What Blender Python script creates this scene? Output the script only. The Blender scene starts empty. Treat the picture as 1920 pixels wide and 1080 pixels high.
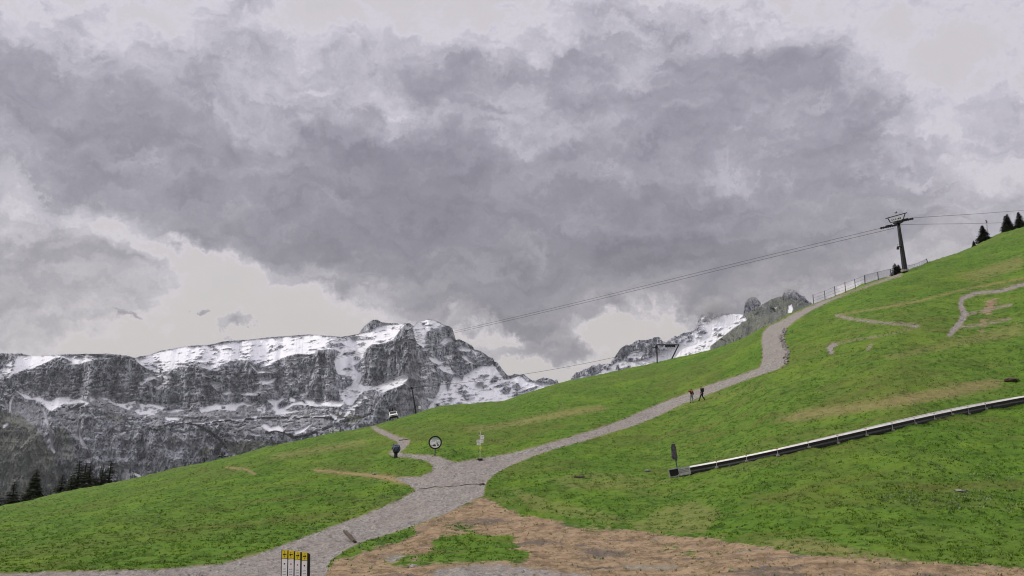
import bpy, bmesh, math, random
import numpy as np
from mathutils import Vector, Matrix
random.seed(7)
RNG = np.random.default_rng(7)
scene = bpy.context.scene
COL = scene.collection
R = math.radians

# ------------------------------------------------------------------ camera
F_PX = 1500.0
PITCH = math.atan(360 / 1500)
cam_data = bpy.data.cameras.new('camera')
cam_data.sensor_width = 36.0
cam_data.lens = 36.0 * F_PX / 1920.0
cam_data.clip_start = 0.5
cam_data.clip_end = 40000
cam = bpy.data.objects.new('camera', cam_data)
COL.objects.link(cam)
cam.location = (0, 0, 0)
cam.rotation_euler = (math.pi / 2 + PITCH, 0, 0)
scene.camera = cam

# ------------------------------------------------------------------ sun, exposure
SUN_EL, SUN_AZ = R(38), R(-82)          # azimuth measured from +Y towards +X
sun_data = bpy.data.lights.new('sun', 'SUN')
sun_data.energy = 1.5
sun_data.angle = R(12)
sun_data.color = (1.0, 0.95, 0.88)
sun = bpy.data.objects.new('sun', sun_data)
COL.objects.link(sun)
sd = Vector((math.cos(SUN_EL) * math.sin(SUN_AZ), math.cos(SUN_EL) * math.cos(SUN_AZ), math.sin(SUN_EL)))
sun.rotation_euler = sd.to_track_quat('Z', 'Y').to_euler()
sun.location = (-60, 0, 120)
scene.view_settings.view_transform = 'Standard'
scene.view_settings.look = 'None'
scene.view_settings.exposure = 0.5
scene.view_settings.gamma = 1.0
scene.cycles.filter_width = 1.1

# ------------------------------------------------------------------ geometry of the view (tangent coordinates a = X/Y, e = Z/Y)
SP, CP = math.sin(PITCH), math.cos(PITCH)
def ae(px, py):
    u = (np.asarray(px, float) - 960) / F_PX
    v = (540 - np.asarray(py, float)) / F_PX
    k = CP - v * SP
    return u / k, (SP + v * CP) / k
def pix(a, e):
    v = (e * CP - SP) / (CP + e * SP)
    k = CP - v * SP
    return 960 + a * k * F_PX, 540 - v * F_PX
def at(px, py, Y):
    a, e = ae(px, py)
    return Vector((float(a) * Y, Y, float(e) * Y))

# ------------------------------------------------------------------ node helper
class NT:
    def __init__(s, tree): s.t = tree; s.n = tree.nodes; s.l = tree.links
    def new(s, typ, **kw):
        n = s.n.new(typ)
        for k, v in kw.items():
            if k.startswith('i_'):
                key = k[2:]
                key = int(key) if key.isdigit() else key.replace('_', ' ')
                s.set(n, key, v)
            else: setattr(n, k, v)
        return n
    def set(s, n, key, v):
        if isinstance(v, bpy.types.NodeSocket): s.l.new(v, n.inputs[key])
        else: n.inputs[key].default_value = v
    def m(s, op, a, b=None, c=None, clamp=False):
        n = s.n.new('ShaderNodeMath'); n.operation = op; n.use_clamp = clamp
        s.set(n, 0, a)
        if b is not None: s.set(n, 1, b)
        if c is not None: s.set(n, 2, c)
        return n.outputs[0]
    def noise(s, vec, scale, detail=4, rough=0.5, dim='3D', dist=0.0):
        n = s.n.new('ShaderNodeTexNoise'); n.noise_dimensions = dim
        if vec is not None: s.l.new(vec, n.inputs['Vector'])
        n.inputs['Scale'].default_value = scale; n.inputs['Detail'].default_value = detail
        n.inputs['Roughness'].default_value = rough; n.inputs['Distortion'].default_value = dist
        return n.outputs['Fac']
    def mix(s, f, a, b):
        n = s.n.new('ShaderNodeMix'); n.data_type = 'RGBA'
        s.set(n, 0, f); s.set(n, 6, a); s.set(n, 7, b)
        return n.outputs[2]
    def ss(s, v, lo, hi, a=0.0, b=1.0):
        n = s.n.new('ShaderNodeMapRange'); n.interpolation_type = 'SMOOTHSTEP'
        s.set(n, 0, v); s.set(n, 1, lo); s.set(n, 2, hi); s.set(n, 3, a); s.set(n, 4, b)
        return n.outputs[0]
    def attr(s, name):
        n = s.n.new('ShaderNodeAttribute'); n.attribute_name = name; return n.outputs['Fac']
    def scale(s, vec, xyz):
        n = s.n.new('ShaderNodeVectorMath'); n.operation = 'MULTIPLY'
        s.l.new(vec, n.inputs[0]); n.inputs[1].default_value = xyz
        return n.outputs[0]
def C4(c): return (c[0], c[1], c[2], 1.0)

# ------------------------------------------------------------------ sky: Nishita under a procedural cloud deck
world = bpy.data.worlds.new('World')
scene.world = world
world.use_nodes = True
wt = NT(world.node_tree)
for n in list(wt.n): wt.n.remove(n)
geo = wt.new('ShaderNodeNewGeometry')
neg = wt.new('ShaderNodeVectorMath', operation='SCALE'); wt.l.new(geo.outputs['Incoming'], neg.inputs[0]); neg.inputs['Scale'].default_value = -1
D0 = neg.outputs[0]
# ragged edges: shift the looking direction by noise of several sizes before the cloud shapes are laid out
def vnoise(vec, scale, detail, rough, amp):
    n = wt.new('ShaderNodeTexNoise'); wt.l.new(vec, n.inputs['Vector'])
    n.inputs['Scale'].default_value = scale; n.inputs['Detail'].default_value = detail; n.inputs['Roughness'].default_value = rough
    s1 = wt.new('ShaderNodeVectorMath', operation='SUBTRACT'); wt.l.new(n.outputs['Color'], s1.inputs[0]); s1.inputs[1].default_value = (.5, .5, .5)
    s2 = wt.new('ShaderNodeVectorMath', operation='SCALE'); wt.l.new(s1.outputs[0], s2.inputs[0]); s2.inputs['Scale'].default_value = amp
    return s2.outputs[0]
def vadd(a, b):
    n = wt.new('ShaderNodeVectorMath', operation='ADD'); wt.l.new(a, n.inputs[0]); wt.l.new(b, n.inputs[1]); return n.outputs[0]
DW = vadd(D0, vnoise(D0, 6.0, 10, .68, 0.20))
sx = wt.new('ShaderNodeSeparateXYZ'); wt.l.new(DW, sx.inputs[0])
AZ = wt.m('ARCTAN2', sx.outputs[0], sx.outputs[1])
EL = wt.m('ARCSINE', sx.outputs[2])
def azel(px, py):
    a, e = ae(px, py)
    return math.atan(a), math.atan(e / math.sqrt(1 + a * a))
# px, py, rx, ry (photo pixels), angle deg, weight   (positive = thicker and darker cloud)
BLOBS = [
 (400, 255, 550, 205, -8, .50), (660, 150, 170, 130, 0, -.16), (270, 40, 90, 40, 10, -.14), (1010, 130, 120, 90, 0, -.16), (1120, 390, 150, 60, 0, -.08), (900, 430, 560, 150, 4, .55), (1080, 250, 520, 190, 0, .40), (60, 250, 260, 110, 8, .30),
 (1330, 330, 330, 220, 10, .34), (1020, 500, 420, 85, 3, .30), (1280, 470, 330, 110, 0, .25), (640, 380, 420, 120, 12, .28),
 (90, 520, 210, 85, -6, .62), (20, 640, 60, 26, 0, .40), (1500, 200, 170, 90, 25, .38), (1620, 330, 130, 110, 30, .30),
 (760, 90, 130, 60, 20, .22), (1250, 60, 170, 55, -50, .20), (740, 505, 260, 70, 14, .40), (1000, 560, 190, 40, 5, .22),
 (480, 20, 60, 16, 5, .18), (1800, 420, 240, 70, 0, .22), (1880, 190, 110, 60, 10, .20), (1650, 480, 260, 90, 0, .25),
 (1480, 540, 220, 60, -10, .30), (1335, 575, 60, 42, 0, .55), (1330, 610, 34, 30, 0, .25),
 (1040, 640, 72, 40, 20, .75), (930, 655, 65, 20, 0, .55), (958, 590, 48, 17, 25, .85), (452, 622, 34, 20, 10, .7), (492, 616, 24, 26, 0, .7),
 (383, 583, 14, 7, 0, .8), (235, 592, 24, 7, 0, .6), (1200, 600, 60, 16, 38, .45), (900, 590, 120, 30, 0, .20),
 (150, 385, 160, 30, 14, -.42), (330, 455, 120, 34, 30, -.32), (440, 560, 180, 46, 12, -.30), (1740, 180, 110, 90, 20, -.28), (1400, 45, 330, 50, 0, -.12),
 (295, 295, 36, 55, 30, -.24), (785, 245, 30, 55, -20, -.40), (1350, 120, 520, 150, 5, .20), (1850, 260, 160, 90, 20, .22), (1080, 110, 90, 120, 20, .18), (1750, 40, 200, 60, 0, .10), (745, 165, 50, 50, 50, -.22), (1185, 160, 36, 90, 20, -.26), (1640, 240, 30, 60, 0, -.2), (1120, 630, 180, 45, 0, -.26),
]
total = None
for (bx, by, rx, ry, ang, w) in BLOBS:
    a0, e0 = azel(bx, by)
    ca, sa = math.cos(R(ang)), math.sin(R(ang))
    k = 1 / F_PX
    dx = wt.m('SUBTRACT', AZ, a0); dy = wt.m('SUBTRACT', e0, EL)
    p = wt.m('MULTIPLY_ADD', dx, ca / (rx * k), wt.m('MULTIPLY', dy, sa / (rx * k)))
    q = wt.m('MULTIPLY_ADD', dy, ca / (ry * k), wt.m('MULTIPLY', dx, -sa / (ry * k)))
    r2 = wt.m('MULTIPLY_ADD', p, p, wt.m('MULTIPLY', q, q))
    if w > 0: g = wt.m('EXPONENT', wt.m('MULTIPLY', wt.m('MULTIPLY', r2, r2), -1.0))   # flat-topped, firmer edge
    else: g = wt.m('EXPONENT', wt.m('MULTIPLY', r2, -1.0))
    total = wt.m('MULTIPLY', g, w) if total is None else wt.m('MULTIPLY_ADD', g, w, total)
fb = wt.noise(wt.scale(D0, (1, 1, 1.9)), 4.2, 10, .60, dist=.3)
fb2 = wt.noise(wt.scale(DW, (1, 1, 2.2)), 17.0, 7, .62)
# thick cloud saturates, so that its own texture stays visible
tpos = wt.m('MAXIMUM', total, 0.0); sat = wt.m('SUBTRACT', 1.0, wt.m('EXPONENT', wt.m('MULTIPLY', tpos, -1.35)))
base = wt.m('ADD', sat, wt.m('MINIMUM', total, 0.0))
fb3 = wt.noise(wt.scale(DW, (1, 1, 3.0)), 9.0, 8, .60, dist=.4)
dens = wt.m('ADD', base, wt.m('MULTIPLY_ADD', fb, .62, -.31))
dens = wt.m('ADD', dens, wt.m('MULTIPLY_ADD', fb3, .92, -.46))
dens = wt.m('ADD', dens, wt.m('MULTIPLY_ADD', fb2, .66, -.33))
fb4 = wt.noise(wt.scale(DW, (1, 1, 2.0)), 48.0, 6, .68)
dens = wt.m('ADD', dens, wt.m('MULTIPLY_ADD', fb4, .18, -.09))
# away from the photographed part of the sky the deck goes on
ramp = wt.new('ShaderNodeValToRGB'); wt.l.new(wt.m('MULTIPLY_ADD', dens, .80, .13), ramp.inputs[0])
cr = ramp.color_ramp
stops = [(0.0, (.60, .580, .56)), (.18, (.59, .57, .565)), (.28, (.63, .615, .635)), (.37, (.53, .518, .548)),
         (.48, (.44, .432, .462)), (.60, (.340, .334, .362)), (.78, (.252, .249, .277)), (1.0, (.178, .178, .205))]
while len(cr.elements) < len(stops): cr.elements.new(.5)
for el, (p, c) in zip(cr.elements, stops): el.position = p; el.color = C4(c)
sky = wt.new('ShaderNodeTexSky', sky_type='NISHITA', sun_disc=False, sun_elevation=SUN_EL, sun_rotation=SUN_AZ, altitude=1900)
b1 = wt.new('ShaderNodeBackground'); wt.l.new(sky.outputs[0], b1.inputs[0]); b1.inputs[1].default_value = .06
b2 = wt.new('ShaderNodeBackground'); 
# the open strips are warm low down and cooler grey higher up; an overcast sky is brightest overhead, above the view
warm = wt.mix(wt.ss(EL, .10, .42), C4((1.0, .965, .935)), C4((.965, .95, 1.03)))
mulc = wt.new('ShaderNodeMix', data_type='RGBA', blend_type='MULTIPLY'); mulc.inputs[0].default_value = 1.0
wt.l.new(ramp.outputs[0], mulc.inputs[6]); wt.l.new(warm, mulc.inputs[7]); wt.l.new(mulc.outputs[2], b2.inputs[0])
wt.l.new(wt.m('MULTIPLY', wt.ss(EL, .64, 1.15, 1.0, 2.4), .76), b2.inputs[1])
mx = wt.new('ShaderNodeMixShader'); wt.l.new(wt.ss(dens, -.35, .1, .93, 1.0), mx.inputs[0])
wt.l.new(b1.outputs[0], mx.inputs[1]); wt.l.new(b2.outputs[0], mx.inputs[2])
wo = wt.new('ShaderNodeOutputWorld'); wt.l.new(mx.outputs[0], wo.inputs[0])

# ------------------------------------------------------------------ object bookkeeping
def tag(o, label=None, cat=None, group=None, kind=None):
    if label: o['label'] = label
    if cat: o['category'] = cat
    if group: o['group'] = group
    if kind: o['kind'] = kind
    return o
def empty(name, loc, rz=0.0):
    o = bpy.data.objects.new(name, None); COL.objects.link(o)
    o.location = loc; o.rotation_euler = (0, 0, rz); o.empty_display_size = .3
    return o
def kids(o): return [c for c in bpy.data.objects if c.parent == o]
def copy_tree(o, parent=None):
    c = o.copy(); COL.objects.link(c); c.parent = parent
    for ch in kids(o): copy_tree(ch, c)
    return c
def mesh_obj(name, verts, faces, mat, parent=None, smooth=False, attrs=None, fmat=None):
    me = bpy.data.meshes.new(name)
    verts = np.asarray(verts, dtype=np.float32)
    if isinstance(faces, np.ndarray):
        nf, k = faces.shape
        me.vertices.add(len(verts)); me.vertices.foreach_set('co', verts.ravel())
        me.loops.add(nf * k); me.loops.foreach_set('vertex_index', faces.astype(np.int32).ravel())
        me.polygons.add(nf); me.polygons.foreach_set('loop_start', np.arange(0, nf * k, k, dtype=np.int32))
        me.polygons.foreach_set('loop_total', np.full(nf, k, dtype=np.int32))
    else:
        me.from_pydata([tuple(map(float, v)) for v in verts], [], faces)
    for m_ in (mat if isinstance(mat, (list, tuple)) else [mat]): me.materials.append(m_)
    if fmat is not None: me.polygons.foreach_set('material_index', np.asarray(fmat, dtype=np.int32))
    me.update(calc_edges=True)
    me.polygons.foreach_set('use_smooth', np.full(len(me.polygons), smooth, dtype=bool))
    if attrs:
        for k_, v in attrs.items():
            at_ = me.attributes.new(k_, 'FLOAT', 'POINT'); at_.data.foreach_set('value', np.asarray(v, dtype=np.float32))
    o = bpy.data.objects.new(name, me); COL.objects.link(o)
    if parent: o.parent = parent
    return o
class MB:
    """collects shapes; build() links them as one mesh object"""
    def __init__(s): s.v = []; s.f = []
    def add(s, vs, fs):
        n = len(s.v); s.v += [tuple(v) for v in vs]; s.f += [tuple(i + n for i in f) for f in fs]; return s
    def box(s, c, d, rot=None, bev=0.0):
        x, y, z = (t / 2 for t in d); b = min(bev, x * .9, y * .9, z * .9)
        c = Vector(c); M = rot or Matrix.Identity(3)
        if b <= 0:
            vs = [c + M @ Vector((i * x, j * y, k * z)) for i in (-1, 1) for j in (-1, 1) for k in (-1, 1)]
            return s.add(vs, [(0, 1, 3, 2), (4, 6, 7, 5), (0, 4, 5, 1), (2, 3, 7, 6), (0, 2, 6, 4), (1, 5, 7, 3)])
        bm = bmesh.new(); bmesh.ops.create_cube(bm, size=1)
        for v in bm.verts: v.co = Vector((v.co.x * 2 * x, v.co.y * 2 * y, v.co.z * 2 * z))
        bmesh.ops.bevel(bm, geom=bm.edges[:], offset=b, segments=2, affect='EDGES', profile=.6)
        bm.verts.index_update()
        s.add([c + M @ v.co for v in bm.verts], [tuple(v.index for v in f.verts) for f in bm.faces]); bm.free(); return s
    def tube(s, pts, rad, n=8, caps=True):
        pts = [Vector(p) for p in pts]; rad = rad if isinstance(rad, (list, tuple)) else [rad] * len(pts)
        base = len(s.v); up = None
        for i, p in enumerate(pts):
            d = (pts[min(i + 1, len(pts) - 1)] - pts[max(i - 1, 0)]).normalized()
            if up is None: up = Vector((0, 0, 1)) if abs(d.z) < .9 else Vector((1, 0, 0))
            x = d.cross(up).normalized(); y = x.cross(d).normalized(); up = y
            for k in range(n):
                t = 2 * math.pi * k / n
                s.v.append(tuple(p + (x * math.cos(t) + y * math.sin(t)) * rad[i]))
        for i in range(len(pts) - 1):
            for k in range(n):
                a = base + i * n + k; b = base + i * n + (k + 1) % n
                s.f.append((a, b, b + n, a + n))
        if caps:
            s.f.append(tuple(base + k for k in range(n))[::-1]); s.f.append(tuple(base + (len(pts) - 1) * n + k for k in range(n)))
        return s
    def disc(s, c, axis, r, th, n=28, r_in=0.0):
        axis = Vector(axis).normalized(); c = Vector(c)
        x = axis.orthogonal().normalized(); y = axis.cross(x); base = len(s.v)
        rings = [(r, -th / 2), (r, th / 2)] + ([(r_in, th / 2), (r_in, -th / 2)] if r_in > 0 else [])
        for rr, h in rings:
            for k in range(n):
                t = 2 * math.pi * k / n; s.v.append(tuple(c + axis * h + (x * math.cos(t) + y * math.sin(t)) * rr))
        m = len(rings)
        for i in range(m if r_in > 0 else 1):
            j = (i + 1) % m
            for k in range(n):
                s.f.append((base + i * n + k, base + i * n + (k + 1) % n, base + j * n + (k + 1) % n, base + j * n + k))
        if r_in <= 0:
            s.f.append(tuple(base + k for k in range(n))[::-1]); s.f.append(tuple(base + n + k for k in range(n)))
        return s
    def prism(s, outline, y0, y1):
        """outline in x,z; extruded along y"""
        n = len(outline); base = len(s.v)
        s.v += [(x, y0, z) for x, z in outline] + [(x, y1, z) for x, z in outline]
        for k in range(n):
            j = (k + 1) % n; s.f.append((base + k, base + j, base + n + j, base + n + k))
        s.f.append(tuple(base + k for k in range(n))[::-1]); s.f.append(tuple(base + n + k for k in range(n)))
        return s
    def build(s, name, mat, parent=None, smooth=False):
        me = bpy.data.meshes.new(name); me.from_pydata(s.v, [], s.f); me.materials.append(mat)
        bm = bmesh.new(); bm.from_mesh(me); bmesh.ops.recalc_face_normals(bm, faces=bm.faces); bm.to_mesh(me); bm.free()
        if smooth: me.polygons.foreach_set('use_smooth', np.ones(len(me.polygons), dtype=bool))
        o = bpy.data.objects.new(name, me); COL.objects.link(o)
        if parent: o.parent = parent
        return o
def material(name, col, rough=.6, metal=0.0, var=.25, scale=6.0, bump=0.0, col2=None):
    m = bpy.data.materials.new(name); m.use_nodes = True
    t = NT(m.node_tree); b = t.n['Principled BSDF']
    co = t.new('ShaderNodeTexCoord').outputs['Object']
    n = t.noise(co, scale, 5, .6)
    c2 = col2 or tuple(c * (1 - var) for c in col)
    t.l.new(t.mix(t.ss(n, .3, .7), C4(col), C4(c2)), b.inputs['Base Color'])
    b.inputs['Roughness'].default_value = rough; b.inputs['Metallic'].default_value = metal
    b.inputs['Specular IOR Level'].default_value = .3
    if bump:
        bp = t.new('ShaderNodeBump'); bp.inputs['Strength'].default_value = bump; bp.inputs['Distance'].default_value = .02
        t.l.new(n, bp.inputs['Height']); t.l.new(bp.outputs[0], b.inputs['Normal'])
    return m
M = {
 'white': material('white_board', (.88, .88, .87), .5, var=.12, scale=3),
 'offwhite': material('weathered_white', (.62, .60, .52), .6, var=.2),
 'yellow': material('yellow_header', (.78, .62, .03), .5, var=.1),
 'black': material('black_metal', (.012, .012, .013), .5, var=.4),
 'dark': material('dark_steel', (.022, .023, .026), .5, metal=.3, var=.4),
 'galv': material('galvanised_steel', (.42, .43, .42), .5, metal=.3, var=.35, scale=4),
 'steelgrey': material('grey_steel', (.10, .105, .11), .5, metal=.3, var=.35),
 'wood': material('weathered_wood', (.10, .075, .055), .85, var=.5, scale=9, bump=.4),
 'postwood': material('grey_wood_post', (.17, .15, .14), .85, var=.5, scale=9),
 'belt': material('pale_belt', (.90, .87, .84), .6, var=.2, scale=1.5),
 'rubber': material('black_rubber', (.01, .01, .01), .8, var=.3),
 'red': material('red_paint', (.45, .05, .04), .5, var=.2),
 'green': material('green_band', (.35, .50, .40), .6, var=.2),
 'ink': material('dark_print', (.05, .055, .06), .6, var=.2),
 'midink': material('grey_print', (.30, .32, .34), .6, var=.2),
 'net': material('blue_grey_netting', (.18, .20, .25), .7, var=.3),
 'cover': material('black_tarpaulin', (.022, .021, .024), .55, var=.6, scale=4, bump=.5, col2=(.09, .085, .095)),
 'bluepaint': material('blue_paint', (.03, .06, .16), .45, var=.3),
 'bluecover': material('blue_grey_tarpaulin', (.16, .20, .30), .6, scale=7, col2=(.015, .02, .035), bump=.5),
 'carwhite': material('white_car_paint', (.86, .86, .85), .3, var=.1),
 'glass': material('dark_glass', (.01, .012, .014), .1, var=.1),
 'rope': material('steel_rope', (.045, .045, .05), .6, metal=.2),
 'stone': material('grey_stone', (.32, .30, .28), .9, var=.5, scale=5, bump=.5),
 'brownstone': material('brown_stone', (.13, .09, .065), .9, var=.5, scale=5, bump=.5),
 'skin': material('skin', (.42, .25, .18), .6, var=.1),
 'darkcloth': material('black_clothing', (.012, .012, .014), .85, var=.3),
 'redcloth': material('dark_red_jacket', (.13, .018, .016), .85, col2=(.03, .008, .008), scale=3),
 'pinkcloth': material('red_orange_panel', (.55, .12, .07), .8, var=.2),
 'jeans': material('pale_grey_trousers', (.26, .28, .30), .85, var=.3),
 'hair': material('dark_hair', (.012, .01, .009), .8, var=.3),
}

# ------------------------------------------------------------------ noise and painting tools (numpy)
def _hash(ix, iy, seed):
    h = (ix * 374761393 + iy * 668265263 + seed * 1442695041) & 0xFFFFFFFF
    h = ((h ^ (h >> 13)) * 1274126177) & 0xFFFFFFFF
    h = h ^ (h >> 16)
    return (h & 0xFFFFFF) / float(0xFFFFFF)
def vn(x, y, seed=0):
    x = np.asarray(x, float); y = np.asarray(y, float)
    ix = np.floor(x).astype(np.int64); iy = np.floor(y).astype(np.int64)
    fx = x - ix; fy = y - iy
    fx = fx * fx * fx * (fx * (fx * 6 - 15) + 10); fy = fy * fy * fy * (fy * (fy * 6 - 15) + 10)
    a = _hash(ix, iy, seed); b = _hash(ix + 1, iy, seed); c = _hash(ix, iy + 1, seed); d = _hash(ix + 1, iy + 1, seed)
    return (a + (b - a) * fx) * (1 - fy) + (c + (d - c) * fx) * fy
def fbm(x, y, oct=5, seed=0, gain=.5, ridged=False):
    s = 0; amp = 1; tot = 0
    for o in range(oct):
        v = vn(x, y, seed + o * 17)
        if ridged: v = 1 - abs(2 * v - 1)
        s = s + v * amp; tot += amp; amp *= gain
        x, y = (x * 1.62 + y * 1.21) + 3.7, (-x * 1.21 + y * 1.62) - 8.1
    return s / tot
def sm(x, lo, hi):
    t = np.clip((x - lo) / (hi - lo), 0, 1); return t * t * (3 - 2 * t)
GX0, GY0, GW, GH = -120, 380, 2160, 760      # painting grid in photograph pixels
def grid(): return np.zeros((GH, GW), np.float32)
def poly_mask(pts):
    m = np.zeros((GH, GW), bool)
    P = [(x - GX0, y - GY0) for x, y in pts]; n = len(P)
    ys = [p[1] for p in P]; y0 = max(0, int(math.floor(min(ys)))); y1 = min(GH - 1, int(math.ceil(max(ys))))
    for y in range(y0, y1 + 1):
        yc = y + 1e-4; xs = []
        for i in range(n):
            (xa, ya), (xb, yb) = P[i], P[(i + 1) % n]
            if (ya <= yc) != (yb <= yc): xs.append(xa + (yc - ya) / (yb - ya) * (xb - xa))
        xs.sort()
        for i in range(0, len(xs) - 1, 2):
            a, b = int(round(xs[i])), int(round(xs[i + 1]))
            if b > a: m[y, max(a, 0):min(b, GW)] = True
            elif 0 <= a < GW: m[y, a] = True
    return m
def paint(g, pts, val, blend='set'):
    m = poly_mask(pts)
    if blend == 'max': g[m] = np.maximum(g[m], val)
    else: g[m] = val
def line_mask(pts, w):
    m = np.zeros((GH, GW), bool); P = [(x - GX0, y - GY0) for x, y in pts]
    if not isinstance(w, (list, tuple)): w = [w] * len(P)
    for (x0, y0), (x1, y1), wa, wb in zip(P[:-1], P[1:], w[:-1], w[1:]):
        L = math.hypot(x1 - x0, y1 - y0); n = max(2, int(L * 2))
        for i in range(n + 1):
            t = i / n; x = x0 + (x1 - x0) * t; y = y0 + (y1 - y0) * t; r = (wa + (wb - wa) * t) / 2
            xa, xb = int(max(0, x - r)), int(min(GW - 1, x + r)); ya, yb = int(max(0, y - r * .8)), int(min(GH - 1, y + r * .8))
            if xb >= xa and yb >= ya: m[ya:yb + 1, xa:xb + 1] = True
    return m
def blur(g, r, it=2):
    g = g.astype(np.float32)
    for _ in range(it):
        for ax in (0, 1):
            p = np.pad(g, [(r, r) if i == ax else (0, 0) for i in (0, 1)], mode='edge')
            c = np.cumsum(p, axis=ax, dtype=np.float64); z = np.zeros_like(np.take(c, [0], ax)); c = np.concatenate([z, c], ax)
            k = 2 * r + 1
            g = ((np.take(c, range(k, c.shape[ax]), ax) - np.take(c, range(0, c.shape[ax] - k), ax)) / k).astype(np.float32)
    return g
def sample(g, px, py):
    x = np.clip(np.asarray(px) - GX0, 0, GW - 1.001); y = np.clip(np.asarray(py) - GY0, 0, GH - 1.001)
    ix = x.astype(int); iy = y.astype(int); fx = x - ix; fy = y - iy
    return (g[iy, ix] * (1 - fx) + g[iy, ix + 1] * fx) * (1 - fy) + (g[iy + 1, ix] * (1 - fx) + g[iy + 1, ix + 1] * fx) * fy
gxx, gyy = np.meshgrid(np.arange(GW) + GX0, np.arange(GH) + GY0)

# ================================================================== the alpine meadow
SKY_G = [(-120, 975), (0, 950), (60, 938), (120, 922), (180, 911), (250, 897), (320, 880), (380, 868), (440, 855), (500, 838), (560, 826),
 (620, 813), (660, 806), (700, 798), (735, 788), (780, 775), (800, 768), (830, 761), (870, 757), (940, 752), (960, 748), (985, 738),
 (1010, 730), (1045, 720), (1070, 714), (1120, 703), (1170, 692), (1230, 680), (1270, 670), (1320, 660), (1360, 648), (1400, 632),
 (1430, 614), (1459, 600), (1479, 588), (1495, 581), (1528, 569), (1560, 557), (1600, 541), (1622, 531), (1678, 515), (1702, 507), (1741, 491),
 (1780, 479), (1820, 465), (1878, 437), (1920, 425), (2040, 385)]
_a, _e = ae(np.array([p[0] for p in SKY_G]), np.array([p[1] for p in SKY_G]))
SKA, SKE = np.array(_a), np.array(_e)
def sky_e(a):
    a = np.asarray(a, float)
    e = np.interp(a, SKA, SKE)
    e = np.where(a > SKA[-1], SKE[-1] + .25 * (1 - np.exp(-(a - SKA[-1]) * 1.2)), e)
    e = np.where(a < SKA[0], SKE[0] - .05 * (1 - np.exp((a - SKA[0]) * 1.5)), e)
    return e
RA = ae(np.array([0, 400, 700, 1000, 1232, 1420, 1700, 1920]), 800)[0]
RV = np.array([130, 140, 150, 158, 172, 152, 150, 172.])
def crest_Y(a): return np.interp(a, RA, RV)
Y0, ZB = 32.0, -4.2
def bumps(X, Y):
    fade = sm(Y, 20, 45)
    z = (fbm(X / 17, Y / 17, 4, 3) - .5) * .7 * fade * (1 - .75 * sm(Y, 110, 150))
    z += (fbm(X / 2.6, Y / 2.6, 4, 9) - .5) * .30
    z += (fbm(X / 1.5, Y / .95, 3, 29, ridged=True) - .6) * .34
    return z
def ground_z(X, Y):
    X = np.asarray(X, float); Y = np.asarray(Y, float)
    Yc = np.maximum(Y, 1.0); a = X / Yc
    rim = crest_Y(a); es = sky_e(a); e0 = ZB / Y0
    s = np.clip((Yc - Y0) / (rim - Y0), 0, 1)
    e = e0 + (es - e0) * (1 - (1 - s) ** 2)
    z = np.where(Yc < Y0, ZB, e * Yc)
    d = np.maximum(Y - rim, 0)
    zb = es * rim + es * d * np.exp(-d / 40) - .0022 * d ** 2 * np.exp(-d / 220) - .22 * d * (1 - np.exp(-d / 60))
    z = np.where(Y > rim, zb, z)
    return z + bumps(X, Y)
def Y_at(px, py):
    """distance at which the line of sight through a photo pixel meets the meadow"""
    a, e = ae(px, py); rim = float(crest_Y(a)); es = float(sky_e(a)); e0 = ZB / Y0
    u = min(max((float(e) - e0) / (es - e0), 0), .9999)
    Y = Y0 + (rim - Y0) * (1 - math.sqrt(1 - u))
    for _ in range(12):
        err = float(ground_z(a * Y, Y)) / Y - float(e)
        u = min(max(u - err / (es - e0), 0), .9999); Y = Y0 + (rim - Y0) * (1 - math.sqrt(1 - u))
    return Y
def on_ground(px, py):
    Y = Y_at(px, py); a, _ = ae(px, py); X = float(a) * Y
    return Vector((X, Y, float(ground_z(X, Y))))

# --- what grows or lies where (traced from the photograph)
gP, gD, gY = grid(), grid(), grid()           # gravel path, bare earth, dry grass
PATH = [(-120, 1140), (-120, 1078), (0, 1076), (150, 1070), (300, 1067), (420, 1056), (480, 1040), (560, 1011), (620, 988), (680, 966), (740, 941), (783, 918),
 (762, 905), (735, 896), (787, 894), (812, 884), (813, 873), (800, 863), (770, 857), (745, 856), (735, 853), (727, 849), (738, 844), (748, 838), (748, 829),
 (735, 822), (712, 812), (695, 800), (704, 800), (722, 808), (745, 818), (767, 824), (769, 828), (764, 836), (752, 845), (750, 850), (790, 853),
 (820, 855), (835, 860), (852, 867), (900, 860), (940, 853), (980, 845), (1040, 828), (1100, 810), (1150, 794), (1200, 773), (1240, 756), (1280, 741),
 (1300, 733), (1340, 718), (1380, 706), (1410, 695), (1424, 690), (1430, 680), (1431, 660), (1429, 640), (1431, 624), (1442, 612), (1462, 603), (1490, 588),
 (1530, 570), (1580, 552), (1620, 537), (1650, 526), (1690, 512), (1694, 515), (1640, 533), (1600, 547), (1560, 563), (1520, 582), (1490, 602), (1473, 615),
 (1470, 640), (1477, 660), (1476, 680), (1460, 691), (1430, 701), (1400, 711), (1360, 726), (1320, 742), (1280, 757), (1230, 781), (1190, 797), (1150, 809),
 (1100, 824), (1050, 838), (1000, 854), (960, 871), (930, 886), (915, 900), (908, 915), (907, 928), (880, 940), (840, 960), (800, 975), (760, 990),
 (720, 1003), (680, 1015), (650, 1028), (620, 1050), (590, 1140)]
DIRT = [(907, 928), (930, 946), (980, 966), (1050, 976), (1150, 988), (1250, 1002), (1350, 1012), (1420, 1022), (1500, 1037), (1600, 1047), (1700, 1050),
 (1800, 1058), (1920, 1063), (2040, 1068), (2040, 1140), (585, 1140), (618, 1060), (650, 1028), (700, 1008), (800, 975), (880, 940)]
paint(gD, DIRT, .90)
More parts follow.
